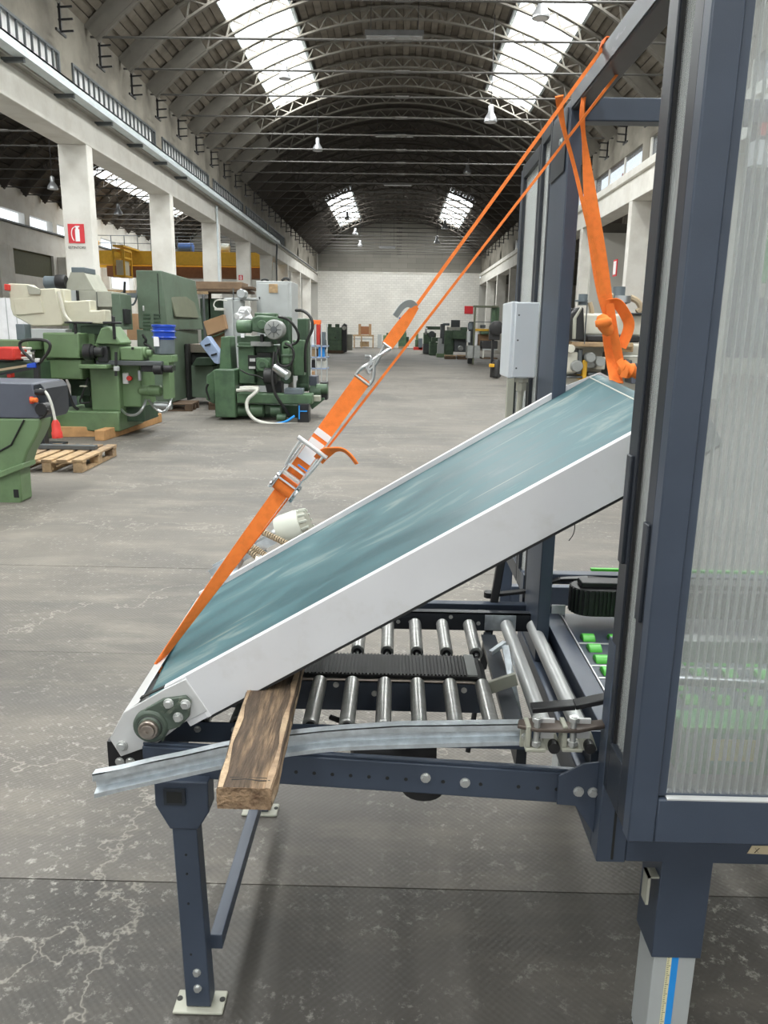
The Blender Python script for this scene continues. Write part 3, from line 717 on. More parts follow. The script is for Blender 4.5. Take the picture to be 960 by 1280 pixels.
# clutter below the rollers
dm = thing('drive_motor', (.16, 1.86, .5), 'dark drum of the drive motor hanging under the roller table', 'motor')
MB().lathe((.08, 1.62, .595), (0, 0, -1), [(0, .03), (.004, .05), (.05, .05), (.06, .03)]).build('drum', 'black_rubber', dm)
MB().lathe((-.10, 1.80, .55), (1, 0, 0), [(0, .03), (.01, .05), (.16, .05), (.18, .045), (.22, .04)]).build('housing', 'black_steel', dm)
MB().tube([(-.31, 1.75, .62), (-.24, 1.77, .57), (-.17, 1.8, .56), (-.12, 1.8, .55)], .009, smooth=2).build('hose', 'black_rubber', dm)
MB().tube([(-.15, 1.76, .65), (-.08, 1.8, .60), (0, 1.85, .57), (.06, 1.83, .57)], .007, smooth=2).build('hose', 'black_rubber', dm)
# gas strut
st = thing('support_strut', (.30, 2.44, 0), 'black slanted lifting strut under the raised end of the belt conveyor', 'strut')
a = at(630, 680, Y=2.50); b = at(603, 835, Y=2.44)
a2 = a+(a-b).normalized()*.12
MB().bar(b, a2, .026, .026).build('outer_tube', 'black_steel', st, bevel=.003)
MB().cyl(b+(b-a).normalized()*.30, b, .009).build('rod', 'black_steel', st)
# far guide bar
gb = thing('side_guide_bar', (.25, 2.46, .7), 'blue grey tubular guide bar along the far side of the roller table', 'guide rail')
a = at(505, 760, Y=2.46); b = at(688, 761, Y=2.46)
MB().box(-.30, b.x, 2.44, 2.475, b.z-.018, b.z+.018).build('tube', G, gb, bevel=.002)
MB().box(b.x, b.x+.045, 2.437, 2.442, b.z-.015, b.z+.022).build('end_bracket', 'label_white', gb)
for x in (-.2, .3): MB().box(x-.012, x+.012, 2.40, 2.44, .66, b.z).build('support_arm', 'anthracite_dark', gb)

# ================================================================== galvanized guide rail in front
gr = thing('guide_rail', (-.2, 1.45, .6), 'bent galvanized channel guide rail crossing in front of the roller table', 'guide rail')
top = [(115, 968), (150, 961.5), (190, 952), (230, 944), (275, 933.5), (320, 925), (360, 918.5), (400, 914), (430, 911.5), (500, 907), (570, 906), (640, 905), (655, 905)]
bot = [(118, 998), (150, 990), (190, 981), (230, 972), (275, 962), (320, 953), (360, 946), (400, 941), (430, 938.5), (500, 936), (570, 934), (640, 932), (655, 932)]
YG = 1.462
P = [(at(*a, Y=YG), at(*b, Y=YG)) for a, b in zip(top, bot)]
def strip(m, f0, f1, d0, d1, th=.003):   # band of the channel: fractions of height and depth offsets
    vs = []
    for t, b in P:
        p = t.lerp(b, f0)+Vector((0, d0, 0)); q = t.lerp(b, f1)+Vector((0, d1, 0)); n = Vector((0, th, 0)) if abs(f1-f0) > .02 else Vector((0, 0, -th))
        vs += [p, q, q+n, p+n]
    k = len(P); fs = [(i*4+j, i*4+(j+1) % 4, (i+1)*4+(j+1) % 4, (i+1)*4+j) for i in range(k-1) for j in range(4)]+[(3, 2, 1, 0), tuple(range(4*k-4, 4*k))]
    m.add(vs, fs)
m = MB(); strip(m, 0, .30, 0, 0); strip(m, .30, .38, 0, .016); strip(m, .38, .72, .016, .016); strip(m, .72, .82, .016, 0); strip(m, .82, 1, 0, 0)
strip(m, 0, .001, 0, .02)
m.build('channel', 'galvanized', gr, smooth=True)
c = at(651, 918, Y=1.458); MB().box(c.x-.002, c.x+.022, 1.452, 1.460, c.z-.026, c.z+.026).build('end_plate', 'beige_grey', gr, bevel=.002)
MB().bolt((c.x+.008, 1.452, c.z), (0, -1, 0), .006, .006).build('bolt_head', 'bolt', gr)
# hinge arm, upright bolts and clamp brackets
ha = thing('hinge_arm', (.33, 1.46, .7), 'dark flat steel hinge arm clamped with two upright bolts at the rail end', 'bracket')
pts = [at(*p, Y=1.455) for p in ((664, 900), (690, 899), (722, 893), (745, 885), (758, 883), (758, 903), (735, 908), (700, 915), (672, 915), (661, 908))]
zt_ = at(690, 905, Y=1.455).z
m = MB(); poly = [(.262, 1.44), (.30, 1.425), (.385, 1.425), (.45, 1.45), (.45, 1.475), (.38, 1.46), (.30, 1.475), (.268, 1.465)]
m.prism([(x, y, zt_-.004) for x, y in poly], (0, 0, .008)); m.build('flat_arm', 'brown_steel', ha, bevel=.002)
m = MB(); m.bar((.30, 1.50, zt_+.012), (.39, 1.50, zt_+.022), .03, .012).bar((.39, 1.50, zt_+.022), (.52, 1.50, zt_+.055), .03, .012); m.build('upper_arm', 'black_steel', ha, bevel=.002)
for px in (672, 718):
    c = at(px, 905, Y=1.43)
    b_ = MB().lathe((c.x, 1.435, c.z-.055), (0, 0, 1), [(0, .006), (.0, .0065), (.070, .0065)], 12).build('upright_bolt', 'bolt', ha)
    MB().cyl((c.x, 1.435, c.z+.003), (c.x, 1.435, c.z+.013), .0115, n=6).build('bolt_head', 'bolt', b_, bevel=.001)
    MB().cyl((c.x, 1.435, c.z-.050), (c.x, 1.435, c.z-.041), .0105, n=6).build('nut', 'bolt', b_)
    MB().box(c.x-.022, c.x+.020, 1.425, 1.47, c.z-.062, c.z-.054).box(c.x-.022, c.x-.012, 1.43, 1.47, c.z-.054, c.z-.006).build('clamp_bracket', 'beige_grey', ha, bevel=.002)
    MB().box(c.x+.012, c.x+.040, 1.452, 1.458, c.z-.045, c.z).build('side_plate', 'light_plate', ha, bevel=.001)
    MB().prism([(c.x+.018, 1.455, c.z-.075), (c.x+.060, 1.455, c.z-.075), (c.x+.050, 1.475, c.z-.045), (c.x+.020, 1.475, c.z-.045)], (0, .025, 0)).build('shaft_block', 'beige_grey', ha, bevel=.003)
    MB().cyl((c.x+.042, 1.448, c.z-.066), (c.x+.042, 1.50, c.z-.066), .012).build('shaft_bushing', 'black_rubber', ha)

# ================================================================== wood plank
wp = thing('wooden_plank', (-.26, 1.4, .78), 'weathered wooden plank propping the lower end of the inclined conveyor', 'plank')
def wz(y): return .802+(y-1.22)*.055
m = MB(); Ny = 14; rows = []
random.seed(3)
for i in range(Ny+1):
    y = 1.215+(1.86-1.215)*i/Ny; xl = -.311-(y-1.22)*.03; xr = -.206-(y-1.22)*.01; z = wz(y); h = .043
    j = lambda s=.0015: random.uniform(-s, s)
    e = .004 if i in (0,) else 0
    rows.append([(xl+e+j(), y+j(.002), z-h+.004), (xl+.004+j(), y+j(), z-h+j()), (xr-.004+j(), y+j(), z-h+j()), (xr-e+j(), y+j(.002), z-h+.004), (xr-e+j(), y+j(), z-.004+j()), (xr-.005+j(), y+j(), z+j(.0008)), ((xl+xr)/2, y+j(), z+j(.0008)), (xl+.006+j(), y+j(), z+j(.0008)), (xl+e+j(), y+j(), z-.005)])
k = 9; vs = sum(rows, []); fs = [(i*k+a, i*k+(a+1) % k, (i+1)*k+(a+1) % k, (i+1)*k+a) for i in range(Ny) for a in range(k)] + [tuple(range(Ny*k, Ny*k+k))]
m.add(vs, fs); m.build('board', 'wood_old', wp)
m = MB(); 
for k_ in (0, 1):     # paler worn arrises along both long edges
    e_ = MB(); fr_pts = []
    for i in range(Ny+1):
        y = rows[i][0][1]; xx = rows[i][8][0] if k_ == 0 else rows[i][4][0]; z = wz(y); sg = 1 if k_ == 0 else -1
        wdt = .012+.004*math.sin(i*1.7)
        fr_pts.append([(xx-sg*.0008, y, z-.030), (xx+sg*.003, y, z+.0003), (xx+sg*wdt, y, z+.0015), (xx+sg*wdt, y, z-.004)])
    vs_ = sum(fr_pts, []); fs_ = [(i*4+a, i*4+(a+1) % 4, (i+1)*4+(a+1) % 4, (i+1)*4+a) for i in range(Ny) for a in range(4)]+[(3, 2, 1, 0), tuple(range(4*Ny, 4*Ny+4))]
    e_.add(vs_, fs_); e_.build('worn_edge', 'wood_edge', wp)
m = MB(); r = rows[0]; ins = [Vector(p)+Vector((0, -.0005, 0)) for p in r]; m.prism(ins, (0, .004, 0)); m.build('end_grain', 'wood_end', wp)
m = MB(); zz = wz(1.235)+.0004
m.tube([(-.285, 1.238, zz), (-.26, 1.240, zz), (-.235, 1.236, zz), (-.215, 1.237, zz)], .0012, n=5).tube([(-.29, 1.245, zz), (-.25, 1.246, zz), (-.22, 1.244, zz)], .0009, n=5)
m.build('crack', 'dark_void', wp)

# ================================================================== inclined belt conveyor
cv = thing('inclined_belt_conveyor', (-.6, 1.56, .6), 'tilted white sided belt conveyor with teal belt hung from orange straps', 'belt conveyor')
N0 = at(205, 861, Y=1.56); N1 = at(785, 546, Y=1.56); F0 = at(258, 739, Y=2.25); F1 = at(720, 478, Y=2.25)
un = (N1-N0).normalized(); uf = (F1-F0).normalized(); nn = Vector((-un.z, 0, un.x)); nf = Vector((-uf.z, 0, uf.x))
LN = (N1-N0).length; SF = (at(741, 475, Y=2.25)-F0).length/(LN+.095)
def cp(s, t, h=0):       # s along (m from N0), t across 0..1, h normal to the belt
    return (N0+un*s+nn*h).lerp(F0+uf*(s*SF)+nf*h, t)
L0, L1 = -.02, LN+.15
# belt surface as thick slab with many columns so that the slight twist is smooth, wrapped round the end rollers
def slab(m, s0, s1, t0, t1, h0, h1, n=10):
    vs = []
    for i in range(n+1):
        s = s0+(s1-s0)*i/n; vs += [cp(s, t0, h0), cp(s, t1, h0), cp(s, t1, h1), cp(s, t0, h1)]
    fs = [(i*4+j, i*4+(j+1) % 4, (i+1)*4+(j+1) % 4, (i+1)*4+j) for i in range(n) for j in range(4)]+[(3, 2, 1, 0), tuple(range(4*n, 4*n+4))]
    return m.add(vs, fs)
PW = .105    # side plate height
m = MB(); TB0, TB1 = .012, .985
prof = [(L0+.02, -.006), (L1-.06, -.006)]
for i in range(9):
    a = PI/2-PI*i/8; prof.append((L1-.055+.034*math.cos(a), -.040+.034*math.sin(a)))
prof += [(L1-.06, -.074), (L0-.02, -.074)]
for i in range(1, 9):
    a = -PI/2-PI*i/8; prof.append((L0-.02+.034*math.cos(a), -.040+.034*math.sin(a)))
k = len(prof); nt = 8; vs = [cp(s, TB0+(TB1-TB0)*j/nt, h) for j in range(nt+1) for s, h in prof]
fs = [(j*k+i, j*k+(i+1) % k, (j+1)*k+(i+1) % k, (j+1)*k+i) for j in range(nt) for i in range(k)]+[tuple(range(k)), tuple(range(nt*k, nt*k+k))[::-1]]
m.add(vs, fs); m.build('belt', 'teal_belt', cv)
# near side plate (white), folded top edge, dark underside seam
s_j = (at(259, 889, Y=1.56)-N0).dot(un)
m = MB(); slab(m, s_j-.052, L1+.01, -.006, 0, -PW, 0); slab(m, s_j-.052, L1+.01, -.006, .020, -.002, .0035)
m.build('side_plate', 'white_steel', cv, bevel=.001, seg=1)
m = MB(); slab(m, s_j, L1+.01, -.003, .035, -PW-.006, -PW); m.build('lower_seam', 'black_rubber', cv)
m = MB(); slab(m, s_j-.005, s_j+.004, -.0075, -.006, -PW, .003, 1); m.build('weld_strip', 'label_white', cv)
# end plate with bearing
pix = [(151, 946), (137, 924), (154, 891), (205, 862), (232, 849), (259, 889), (229, 904), (195, 930)]
MB().prism([at(x, y, Y=1.553) for x, y in pix], (0, .006, 0)).build('end_plate', 'light_plate', cv, bevel=.0015)
c = at(190, 905, Y=1.553)
bh = MB().lathe((c.x, 1.553, c.z), (0, -1, 0), [(0, .040), (.012, .039), (.016, .034), (.016, .026), (.022, .025), (.022, .020)], 32)
d = at(212, 886, Y=1.553)
poly = [at(x, y, Y=1.553) for x, y in ((182, 885), (205, 872), (233, 868), (240, 875), (238, 893), (226, 906), (212, 910), (205, 925))]
bh.prism([(p.x, 1.553, p.z) for p in poly], (0, -.011, 0))
bhs = bh.build('bearing_housing', 'bearing_green', cv, bevel=.002)
rb_ = MB().bar(at(208, 893, Y=1.540), at(225, 878, Y=1.540), .007, .008); rb_.build('casting_rib', 'bearing_green', bhs)
MB().lathe((c.x, 1.537, c.z), (0, -1, 0), [(0, .028), (.001, .027), (.003, .022)], 24).build('bearing_seal', 'black_rubber', bhs)
MB().lathe((c.x, 1.545, c.z), (0, -1, 0), [(0, .022), (.022, .022), (.024, .020), (.024, .0165), (.021, .016)], 28).build('locking_collar', 'brass_shaft', bhs)
MB().lathe((c.x, 1.535, c.z), (0, -1, 0), [(0, .0155), (.018, .0155), (.019, .013), (.018, .003), (.016, .002)], 24).build('shaft', 'brass_shaft', bhs)
for px, py in ((211, 879), (232, 880), (223, 896)):
    q = at(px, py, Y=1.542); MB().bolt((q.x, 1.542, q.z), (0, -1, 0), .0088, .011).build('bolt_head', 'bolt', bhs, bevel=.0008)
q = at(153, 932, Y=1.553); MB().bolt((q.x, 1.553, q.z), (0, -1, 0), .0095, .010).build('hinge_bolt', 'bolt', cv, bevel=.0008)
# end cover strip around the low nose
def ecp(px, py, Y): return at(px, py, Y=Y)
e = [(154, 891, 1.56), (174, 877, 1.56), (258, 739, 2.25), (246, 748, 2.25)]
p0, p1, p2, p3 = [ecp(*v) for v in e]
m = MB(); th = Vector((0, 0, -.003))
m.hexa([p0+th, p1+th, p2+th, p3+th, p0, p1, p2, p3]); dn = Vector((.02, 0, -.06)); 
m.hexa([p0+dn, p0+dn+Vector((.004, 0, 0)), p3+dn+Vector((.004, 0, 0)), p3+dn, p0, p0+Vector((.004, 0, 0)), p3+Vector((.004, 0, 0)), p3])
m.build('end_cover', 'light_plate', cv, bevel=.001)
q0 = at(176, 872, Y=1.565); q1 = at(206, 858, Y=1.565)
MB().bar(q0, q1, .012, .003).build('slot', 'dark_void', cv)
# far side plate
m = MB(); slab(m, L0, L1-.12, .985, 1.0, -PW, .006); slab(m, L0, L1-.12, .985, 1.006, .004, .009)
m.build('side_plate', 'white_steel', cv, bevel=.001, seg=1)
m = MB(); m.prism([cp(L1-.12, .99, .006), cp(L1-.03, .99, -.008), cp(L1-.01, .99, -.04), cp(L1-.04, .99, -PW), cp(L1-.12, .99, -PW)], Vector((0, .008, 0))); m.build('far_nose_plate', 'white_steel', cv)
# worn lighter edge of the belt at the upper nose
m = MB(); m.tube([cp(L1-.06, TB0+(TB1-TB0)*j/8, -.0065) for j in range(9)], .0022, n=6); m.build('belt_worn_edge', 'cable_white', cv)
m = MB(); slab(m, L0, L1-.05, .012, .985, -.068, -.062, 4); m.build('under_pan', 'galvanized', cv)
for s in (.25, .6, .95): 
    m = MB(); m.bar(cp(s, .0, -.09), cp(s, 1.0, -.09), .03, .015); m.build('cross_brace', 'galvanized', cv)
MB().tube([at(708, 643, Y=1.9), at(719, 650, Y=1.9), at(718, 667, Y=1.9), at(711, 676, Y=1.9)], .0012, n=5, smooth=2).build('loose_wire', 'cable_black', cv)
# nose end: right-hand hidden drum shaft
MB().cyl(cp(L1-.055, -.012, -.04), cp(L1-.055, 1.01, -.04), .012).build('nose_shaft', 'steel', cv)

# motor & tensioner on far side
mo = thing('gear_motor', (-.34, 2.42, .9), 'pale grey electric motor with fan cover behind the inclined belt', 'motor')
a = at(348, 668, Y=2.40); b = at(378, 657, Y=2.40); d = (b-a).normalized()
MB().lathe(a, d, [(0, .030), (.004, .052), (.02, .057), (.07, .057), (.085, .054)], 28).build('motor_cover', 'motor_pale', mo)
mf = MB().lathe(a+d*.085, d, [(0, .050), (.022, .046), (.024, .02)], 24).build('fan_grille', 'beige_grey', mo)
aa, bb = frame(d); m = MB()
for i in range(14):
    t = 2*PI*i/14; v = aa*math.cos(t)+bb*math.sin(t); m.bar(a+d*.088+v*.052, a+d*.112+v*.046, .006, .006)
m.build('grille_rib', 'motor_pale', mf)
MB().lathe(a-d*.03, d, [(0, .012), (.01, .02), (.03, .025)], 16).build('motor_flange', 'steel', mo)
tn = thing('belt_tensioner', (-.45, 2.38, .8), 'tensioner frame with coil springs and rods behind the inclined belt', 'tensioner')
m = MB(); a = at(266, 716, Y=2.38); b = at(345, 672, Y=2.38)
m.bar(a+Vector((0, 0, -.01)), b+Vector((0, 0, -.01)), .06, .004); m.bar(a+Vector((0, -.03, .004)), b+Vector((0, -.03, .004)), .003, .03); m.bar(a+Vector((0, .03, .004)), b+Vector((0, .03, .004)), .003, .03)
m.build('channel', 'galvanized', tn); MB().bar(a.lerp(b, .3)+Vector((0, 0, -.002)), a.lerp(b, .95)+Vector((0, 0, -.002)), .045, .012).build('chain', 'black_steel', tn)
for (x0, y0), (x1, y1) in (((328, 665), (362, 681)), ((314, 682), (340, 700)), ((300, 680), (330, 703))):
    p = at(x0, y0, Y=2.36); q = at(x1, y1, Y=2.30)
    rr_ = MB().cyl(p, q, .004, n=8).build('rod', 'steel', tn)
    m = MB(); dd = (q-p); L = dd.length; u, v = frame(dd); pts = []
    for i in range(12*8+1):
        t = i/8*2*PI; pts.append(p+dd*(i/(12*8))+u*.008*math.cos(t)+v*.008*math.sin(t))
    m.tube(pts, .0028, n=5).build('coil_spring', 'hose_beige', rr_)
q = at(349, 693, Y=2.3)
for f_ in (.35, .8):
    k_ = a.lerp(b, f_); MB().bar(k_+Vector((0, -.02, -.015)), k_+Vector((.01, -.14, -.03)), .03, .006).build('mounting_arm', 'galvanized', tn)
c = at(350, 694, Y=2.3); c = at(300, 702, Y=2.34)
MB().lathe(c, (0, -1, 0), [(0, .012), (.03, .012), (.032, .006)], 12).build('pivot_pin', 'brass_shaft', tn)

# ================================================================== STRAPS
S = thing('ratchet_strap', (-.2, 1.86, 1.0), 'orange ratchet strap with steel ratchet running from conveyor nose up to the overhead beam', 'strap')
lo = Vector(at(199, 826, Y=1.79)); hi = Vector(at(753, 61, Y=1.93)); D = hi-lo
def sp(px):       # point on the strap line at picture column px
    k = (px-199)/(753-199); best = None
    lo_, hi_ = 0., 1.
    for _ in range(30):
        mid = (lo_+hi_)/2; p = lo+D*mid; c = CM.transposed() @ (p-Vector((0, 0, H))); x = 480+F*c.x/-c.z
        if x < px: lo_ = mid
        else: hi_ = mid
    return lo+D*lo_
dn = D.normalized(); view = Vector((0, 1, -.1)); face = dn.cross(view).normalized()   # width dir seen flat on
edge = dn.cross(face).normalized()
def mixd(f): return face*f+edge*(1-f)
m = MB()
m.ribbon([lo-dn*.01, sp(240), sp(300), sp(352)], [.020, .026, .034, .036], .0028, [mixd(.35), mixd(.55), mixd(.85), face], smooth=2)
m.ribbon([lo-dn*.012, lo+Vector((.02, .0, -.05)), lo+Vector((.10, 0, -.06))], .03, .003, mixd(.4))
m.build('lower_webbing', 'orange_web', S)
# roll of webbing on the spindle
sd = face; ra, rbk = frame(face, dn)
c = sp(357)
MB().lathe(c-face*.024, face, [(0, .012), (.0, .021), (.048, .021), (.048, .012)], 24).build('webbing_roll', 'orange_web', S)
# ratchet body: two side plates, toothed wheels, handle frame, cross bar
fr_ = edge if edge.dot(Vector((0, 0, H))-sp(380)) > 0 else -edge      # towards the viewer's side of the webbing
rt = MB()
for s_ in (-1, 1):
    p = c+face*s_*.026+fr_*.012; q = sp(391)+face*s_*.026+fr_*.010
    rt.bar(p-dn*.020, q, .0025, .030, ref=face.cross(dn))
ratch = rt.build('ratchet_body', 'galvanized', S, bevel=.001)
for s_ in (-1, 1):
    p = c+face*s_*.031+fr_*.008; m = MB()
    m.cyl(p-face*.002, p+face*.002, .018, n=18)
    for i in range(9):
        t = 2*PI*i/9; v = dn*math.cos(t)+fr_*math.sin(t); m.bar(p+v*.015, p+v*.024, .004, .006)
    m.build('ratchet_wheel', 'steel', ratch)
MB().bar(sp(367)-face*.024+fr_*.022, sp(367)+face*.024+fr_*.022, .022, .003, ref=dn).build('pawl_plate', 'light_plate', ratch)
MB().bar(sp(373)-face*.024+fr_*.026, sp(373)+face*.024+fr_*.026, .010, .005, ref=dn).build('spring_bar', 'galvanized', ratch)
MB().bar(sp(361)-face*.024+fr_*.026, sp(361)+face*.024+fr_*.026, .006, .004, ref=dn).build('cross_pin', 'steel', ratch)
MB().bar(sp(376)-face*.022+fr_*.02, sp(376)+face*.005+fr_*.02, .008, .003, ref=dn).build('blue_plastic_tab', 'blue_tape', ratch)
m = MB()
for s_ in (-1, 1):
    m.tube([sp(370)+face*s_*.028+fr_*.02, sp(380)+face*s_*.032+fr_*.038, sp(393)+face*s_*.033+fr_*.045], .0035, n=8, smooth=1)
m.cyl(sp(393)-face*.042+fr_*.045, sp(393)+face*.042+fr_*.045, .0055, n=12)
m.build('ratchet_handle', 'light_plate', ratch)
m = MB(); m.ribbon([sp(366), sp(390), sp(402), sp(425), sp(455)], .040, .0045, face); m.build('upper_webbing', 'orange_web', S)
m = MB(); m.ribbon([sp(380)+fr_*.006, sp(398)+fr_*.006], .038, .0012, face); m.build('care_label', 'label_white', S)
m = MB(); m.ribbon([sp(401)+fr_*.0035, sp(406)+fr_*.0035], .041, .0012, face); m.build('white_stitching', 'label_white', S)
m = MB()
pts = [at(398, 575, Y=1.82), at(406, 566, Y=1.80), at(418, 561, Y=1.79), at(430, 562, Y=1.78), at(440, 571, Y=1.77), at(446, 580, Y=1.77)]
m.ribbon(pts, [.028, .028, .026, .024, .02, .018], .003, [face, face, Vector((.1, -1, .5)), Vector((.2, -1, .4)), Vector((.4, -1, .3)), Vector((.4, -1, .3))], smooth=2); m.build('loose_tail', 'orange_web', S)
# double hook between the two strap pieces
A_ = sp(453); B_ = sp(484)
hk = MB().tube([A_-face*.020, sp(458)-face*.020, sp(464)-face*.008, sp(468)+face*.002, sp(475)+face*.004], .0045, smooth=2).tube([A_+face*.020, sp(459)+face*.020, sp(465)+face*.010, sp(470)+face*.004], .0045, smooth=2).cyl(A_-face*.022, A_+face*.022, .0045, n=8)
hk.tube([sp(466)+face*.004, sp(471)+face*.016, sp(468)+face*.028], .0045, smooth=1)
hk.build('lower_hook', 'steel', S)
hk = MB().tube([sp(460)-face*.004, sp(462)+face*.010, sp(467)+face*.010, sp(473)+face*.004, B_-face*.010], .0045, smooth=2).tube([sp(462)+face*.0, sp(470)-face*.004, B_+face*.008], .004, smooth=1).cyl(B_-face*.012, B_+face*.012, .0045, n=8)
hk.build('upper_hook', 'steel', S)
# sewn loop and long upper run seen nearly edge-on
m = MB(); m.ribbon([B_, sp(495), sp(508), sp(520)], [.028, .030, .026, .016], .007, [face, face, face, face], smooth=1); m.build('sewn_loop', 'orange_web', S)
m = MB(); m.ribbon([sp(514), sp(560), sp(600), sp(660), sp(700), hi], .0078, .004, face, smooth=1); m.build('long_webbing', 'orange_web', S)
m = MB(); b_ = sp(519)
m.ribbon([b_, b_+Vector((-.012, -.01, .010)), b_+Vector((-.030, -.02, .004)), b_+Vector((-.047, -.02, -.022))], .018, .0015, Vector((0, -.5, 1)), smooth=2); m.build('white_tag', 'cabinet_grey', S)
b_ = sp(507)+face*.012; m = MB(); m.ribbon([b_, b_+Vector((.001, -.005, -.03))], .012, .0015, Vector((1, 0, 0))); m.build('blue_tag', 'label_blue', S)
# return cord
lo2 = at(206, 822, Y=1.80); hi2 = at(776, 87, Y=1.945)
S2 = thing('orange_cord', (-.2, 1.87, 1.0), 'thin orange webbing running beside the ratchet strap down to the conveyor nose', 'strap')
f2 = (hi2-lo2).normalized().cross(Vector((0, 1, -.1))).normalized()
m = MB(); pts = [lo2.lerp(hi2, i/20) for i in range(21)]; sds = [f2*math.cos(.3*math.sin(i*.9))+Vector((0, 1, 0))*math.sin(.3*math.sin(i*.9)) for i in range(21)]
m.ribbon(pts, [  .003+.003*min(1, max(0, (i-5)/5)) for i in range(21)], .0032, sds, smooth=1); m.build('webbing', 'orange_web', S2)
m = MB(); m.ribbon([hi+Vector((-.003, 0, .003)), Vector((.452, 1.935, 2.245)), Vector((.50, 1.94, 2.245)), Vector((.512, 1.945, 2.23)), hi2], .026, .003, Vector((0, 1, 0))); m.build('wrap_over_beam', 'orange_dark', S2)
m = MB(); q = at(350, 700, Y=2.0)
m.build('x', 'orange_web', S2) if False else None

# hanging strap from beam to upper conveyor nose
S3 = thing('hanging_strap', (.5, 2.15, 1.5), 'wide orange strap hanging from the overhead beam with a knot and loop', 'strap')
YH = 2.17
def h(px, py, y=YH): return at(px, py, Y=y)
m = MB()
m.ribbon([h(731, 112, 2.12), h(727, 140, 2.13), h(729, 165, 2.15), h(733, 200), h(738, 250), h(748, 320), h(756, 370), h(761, 396)], [.02, .02, .008, .02, .036, .044, .040, .026], .003, [Vector((.3, -1, 0)), Vector((.3, -1, 0)), Vector((1, 0, 0)), Vector((1, 0, 0)), Vector((1, 0, 0)), Vector((1, 0, 0)), Vector((1, 0, 0)), Vector((1, 0, 0))], smooth=2)
m.build('main_webbing', 'orange_web', S3)
m = MB(); m.ribbon([h(757, 398), h(761, 430), h(766, 455), h(771, 479, 2.12)], [.026, .030, .034, .036], .003, Vector((1, 0, 0)), smooth=1).ribbon([h(762, 380, 2.15), h(768, 420, 2.15), h(772, 440, 2.15), h(777, 462, 2.15)], [.022, .022, .024, .02], .005, [Vector((1, -.5, 0))]*4, smooth=1)
m.build('lower_webbing', 'orange_web', S3)
m = MB(); m.ribbon([h(699, 120, 2.05), h(700, 135, 2.08), h(704, 160, 2.09), h(716, 200, 2.10), h(730, 260, 2.11), h(744, 315, 2.12), h(754, 370, 2.13)], [.02, .016, .010, .009, .010, .012, .016], .004, [Vector((1, 0, 0))]*7, smooth=2)
m.build('side_webbing', 'orange_web', S3)
m = MB(); m.lathe(h(752, 398, 2.13), (.6, 0, -1), [(-.01, .008), (0, .017), (.02, .020), (.04, .015), (.05, .009)], 14).lathe(h(750, 404, 2.12), (1, -.3, .2), [(-.012, .008), (0, .013), (.02, .014), (.03, .008)], 12)
m.build('upper_knot', 'orange_web', S3)
m = MB(); m.ribbon([h(757, 384), h(763, 379), h(772, 378), h(783, 395), h(787, 405), h(784, 418), h(776, 434)], .030, .003, [Vector((0, .8, 1)), Vector((.2, -.6, 1)), Vector((.8, -.7, .5)), Vector((.8, -.6, .4)), Vector((.9, -.6, .1)), Vector((.9, -.6, 0)), Vector((1, -.5, .1))], smooth=2)
m.build('loose_loop', 'orange_web', S3)
m = MB(); m.lathe(h(774, 458, 2.12), (1, 0, -.35), [(0, .012), (.008, .022), (.025, .017), (.035, .022), (.045, .014), (.055, .016), (.06, .006)], 12).ribbon([h(774, 450, 2.12), h(782, 462, 2.10), h(779, 472, 2.10)], .018, .005, Vector((1, -.4, .5)), smooth=1)
m.build('lower_knot', 'orange_web', S3)

# ================================================================== MACHINE FRAME (right)
XE = .443
mc = thing('wrapping_machine', (.8, 1.9, 0), 'large dark blue framed packing machine with ribbed clear panels at the right', 'machine')
def pb(x0, x1, y0, y1, z0, z1, name, mat=G, parent=mc, bv=.003): return MB().box(x0, x1, y0, y1, z0, z1).build(name, mat, parent, bevel=bv)
XR = 1.32; YF = 1.25; ZT = 2.23
# front door frame
dr = MB().box(XE, .492, YF, YF+.035, .685, ZT).box(.492, XR, YF, YF+.035, .685, .775).box(.492, XR, YF, YF+.035, ZT-.06, ZT).box(XR-.05, XR, YF, YF+.035, .775, ZT-.06).build('front_door_frame', G, mc, bevel=.003)
lp = MB().box(.4935, .507, YF+.006, YF+.03, .780, ZT-.06).box(.507, XR-.05, YF+.012, YF+.03, .772, .780).build('inner_lip', G, dr)
MB().box(.507, XR-.05, YF-.0005, YF+.012, .7745, .7775).build('bright_bottom_edge', 'light_plate', dr)
pn = MB().box(.505, XR-.05, YF+.014, YF+.0155, .778, ZT-.06).box(.505, XR-.05, YF+.0255, YF+.027, .778, ZT-.06).build('clear_panel', 'polycarbonate', dr, smooth=False)
m = MB(); x = .510
while x < XR-.055: m.box(x, x+.0022, YF+.0155, YF+.0255, .778, ZT-.06); x += .0142
m.build('panel_rib', 'polycarbonate_rib', pn, kind='stuff', smooth=False)
# entry-side narrow panel
sp_ = MB().box(XE+.001, XE+.028, 1.285, 1.325, .69, ZT).box(XE+.001, XE+.028, 1.405, 1.455, .69, ZT).box(XE+.001, XE+.028, 1.325, 1.405, .69, .80).box(XE+.001, XE+.028, 1.325, 1.405, ZT-.04, ZT).build('side_door_frame', 'anthracite_dark', mc, bevel=.002)
MB().box(XE+.006, XE+.012, 1.325, 1.330, .80, ZT-.04).box(XE+.006, XE+.012, 1.400, 1.405, .80, ZT-.04).build('rubber_trim', 'black_rubber', sp_)
ps = MB().box(XE+.012, XE+.0135, 1.328, 1.402, .80, ZT-.04).box(XE+.021, XE+.0225, 1.328, 1.402, .80, ZT-.04).build('clear_panel', 'polycarbonate', sp_, smooth=False)
m = MB()
for i in range(6): m.box(XE+.0135, XE+.021, 1.335+i*.0115, 1.337+i*.0115, .80, ZT-.04)
m.build('panel_rib', 'polycarbonate_rib', ps, smooth=False)
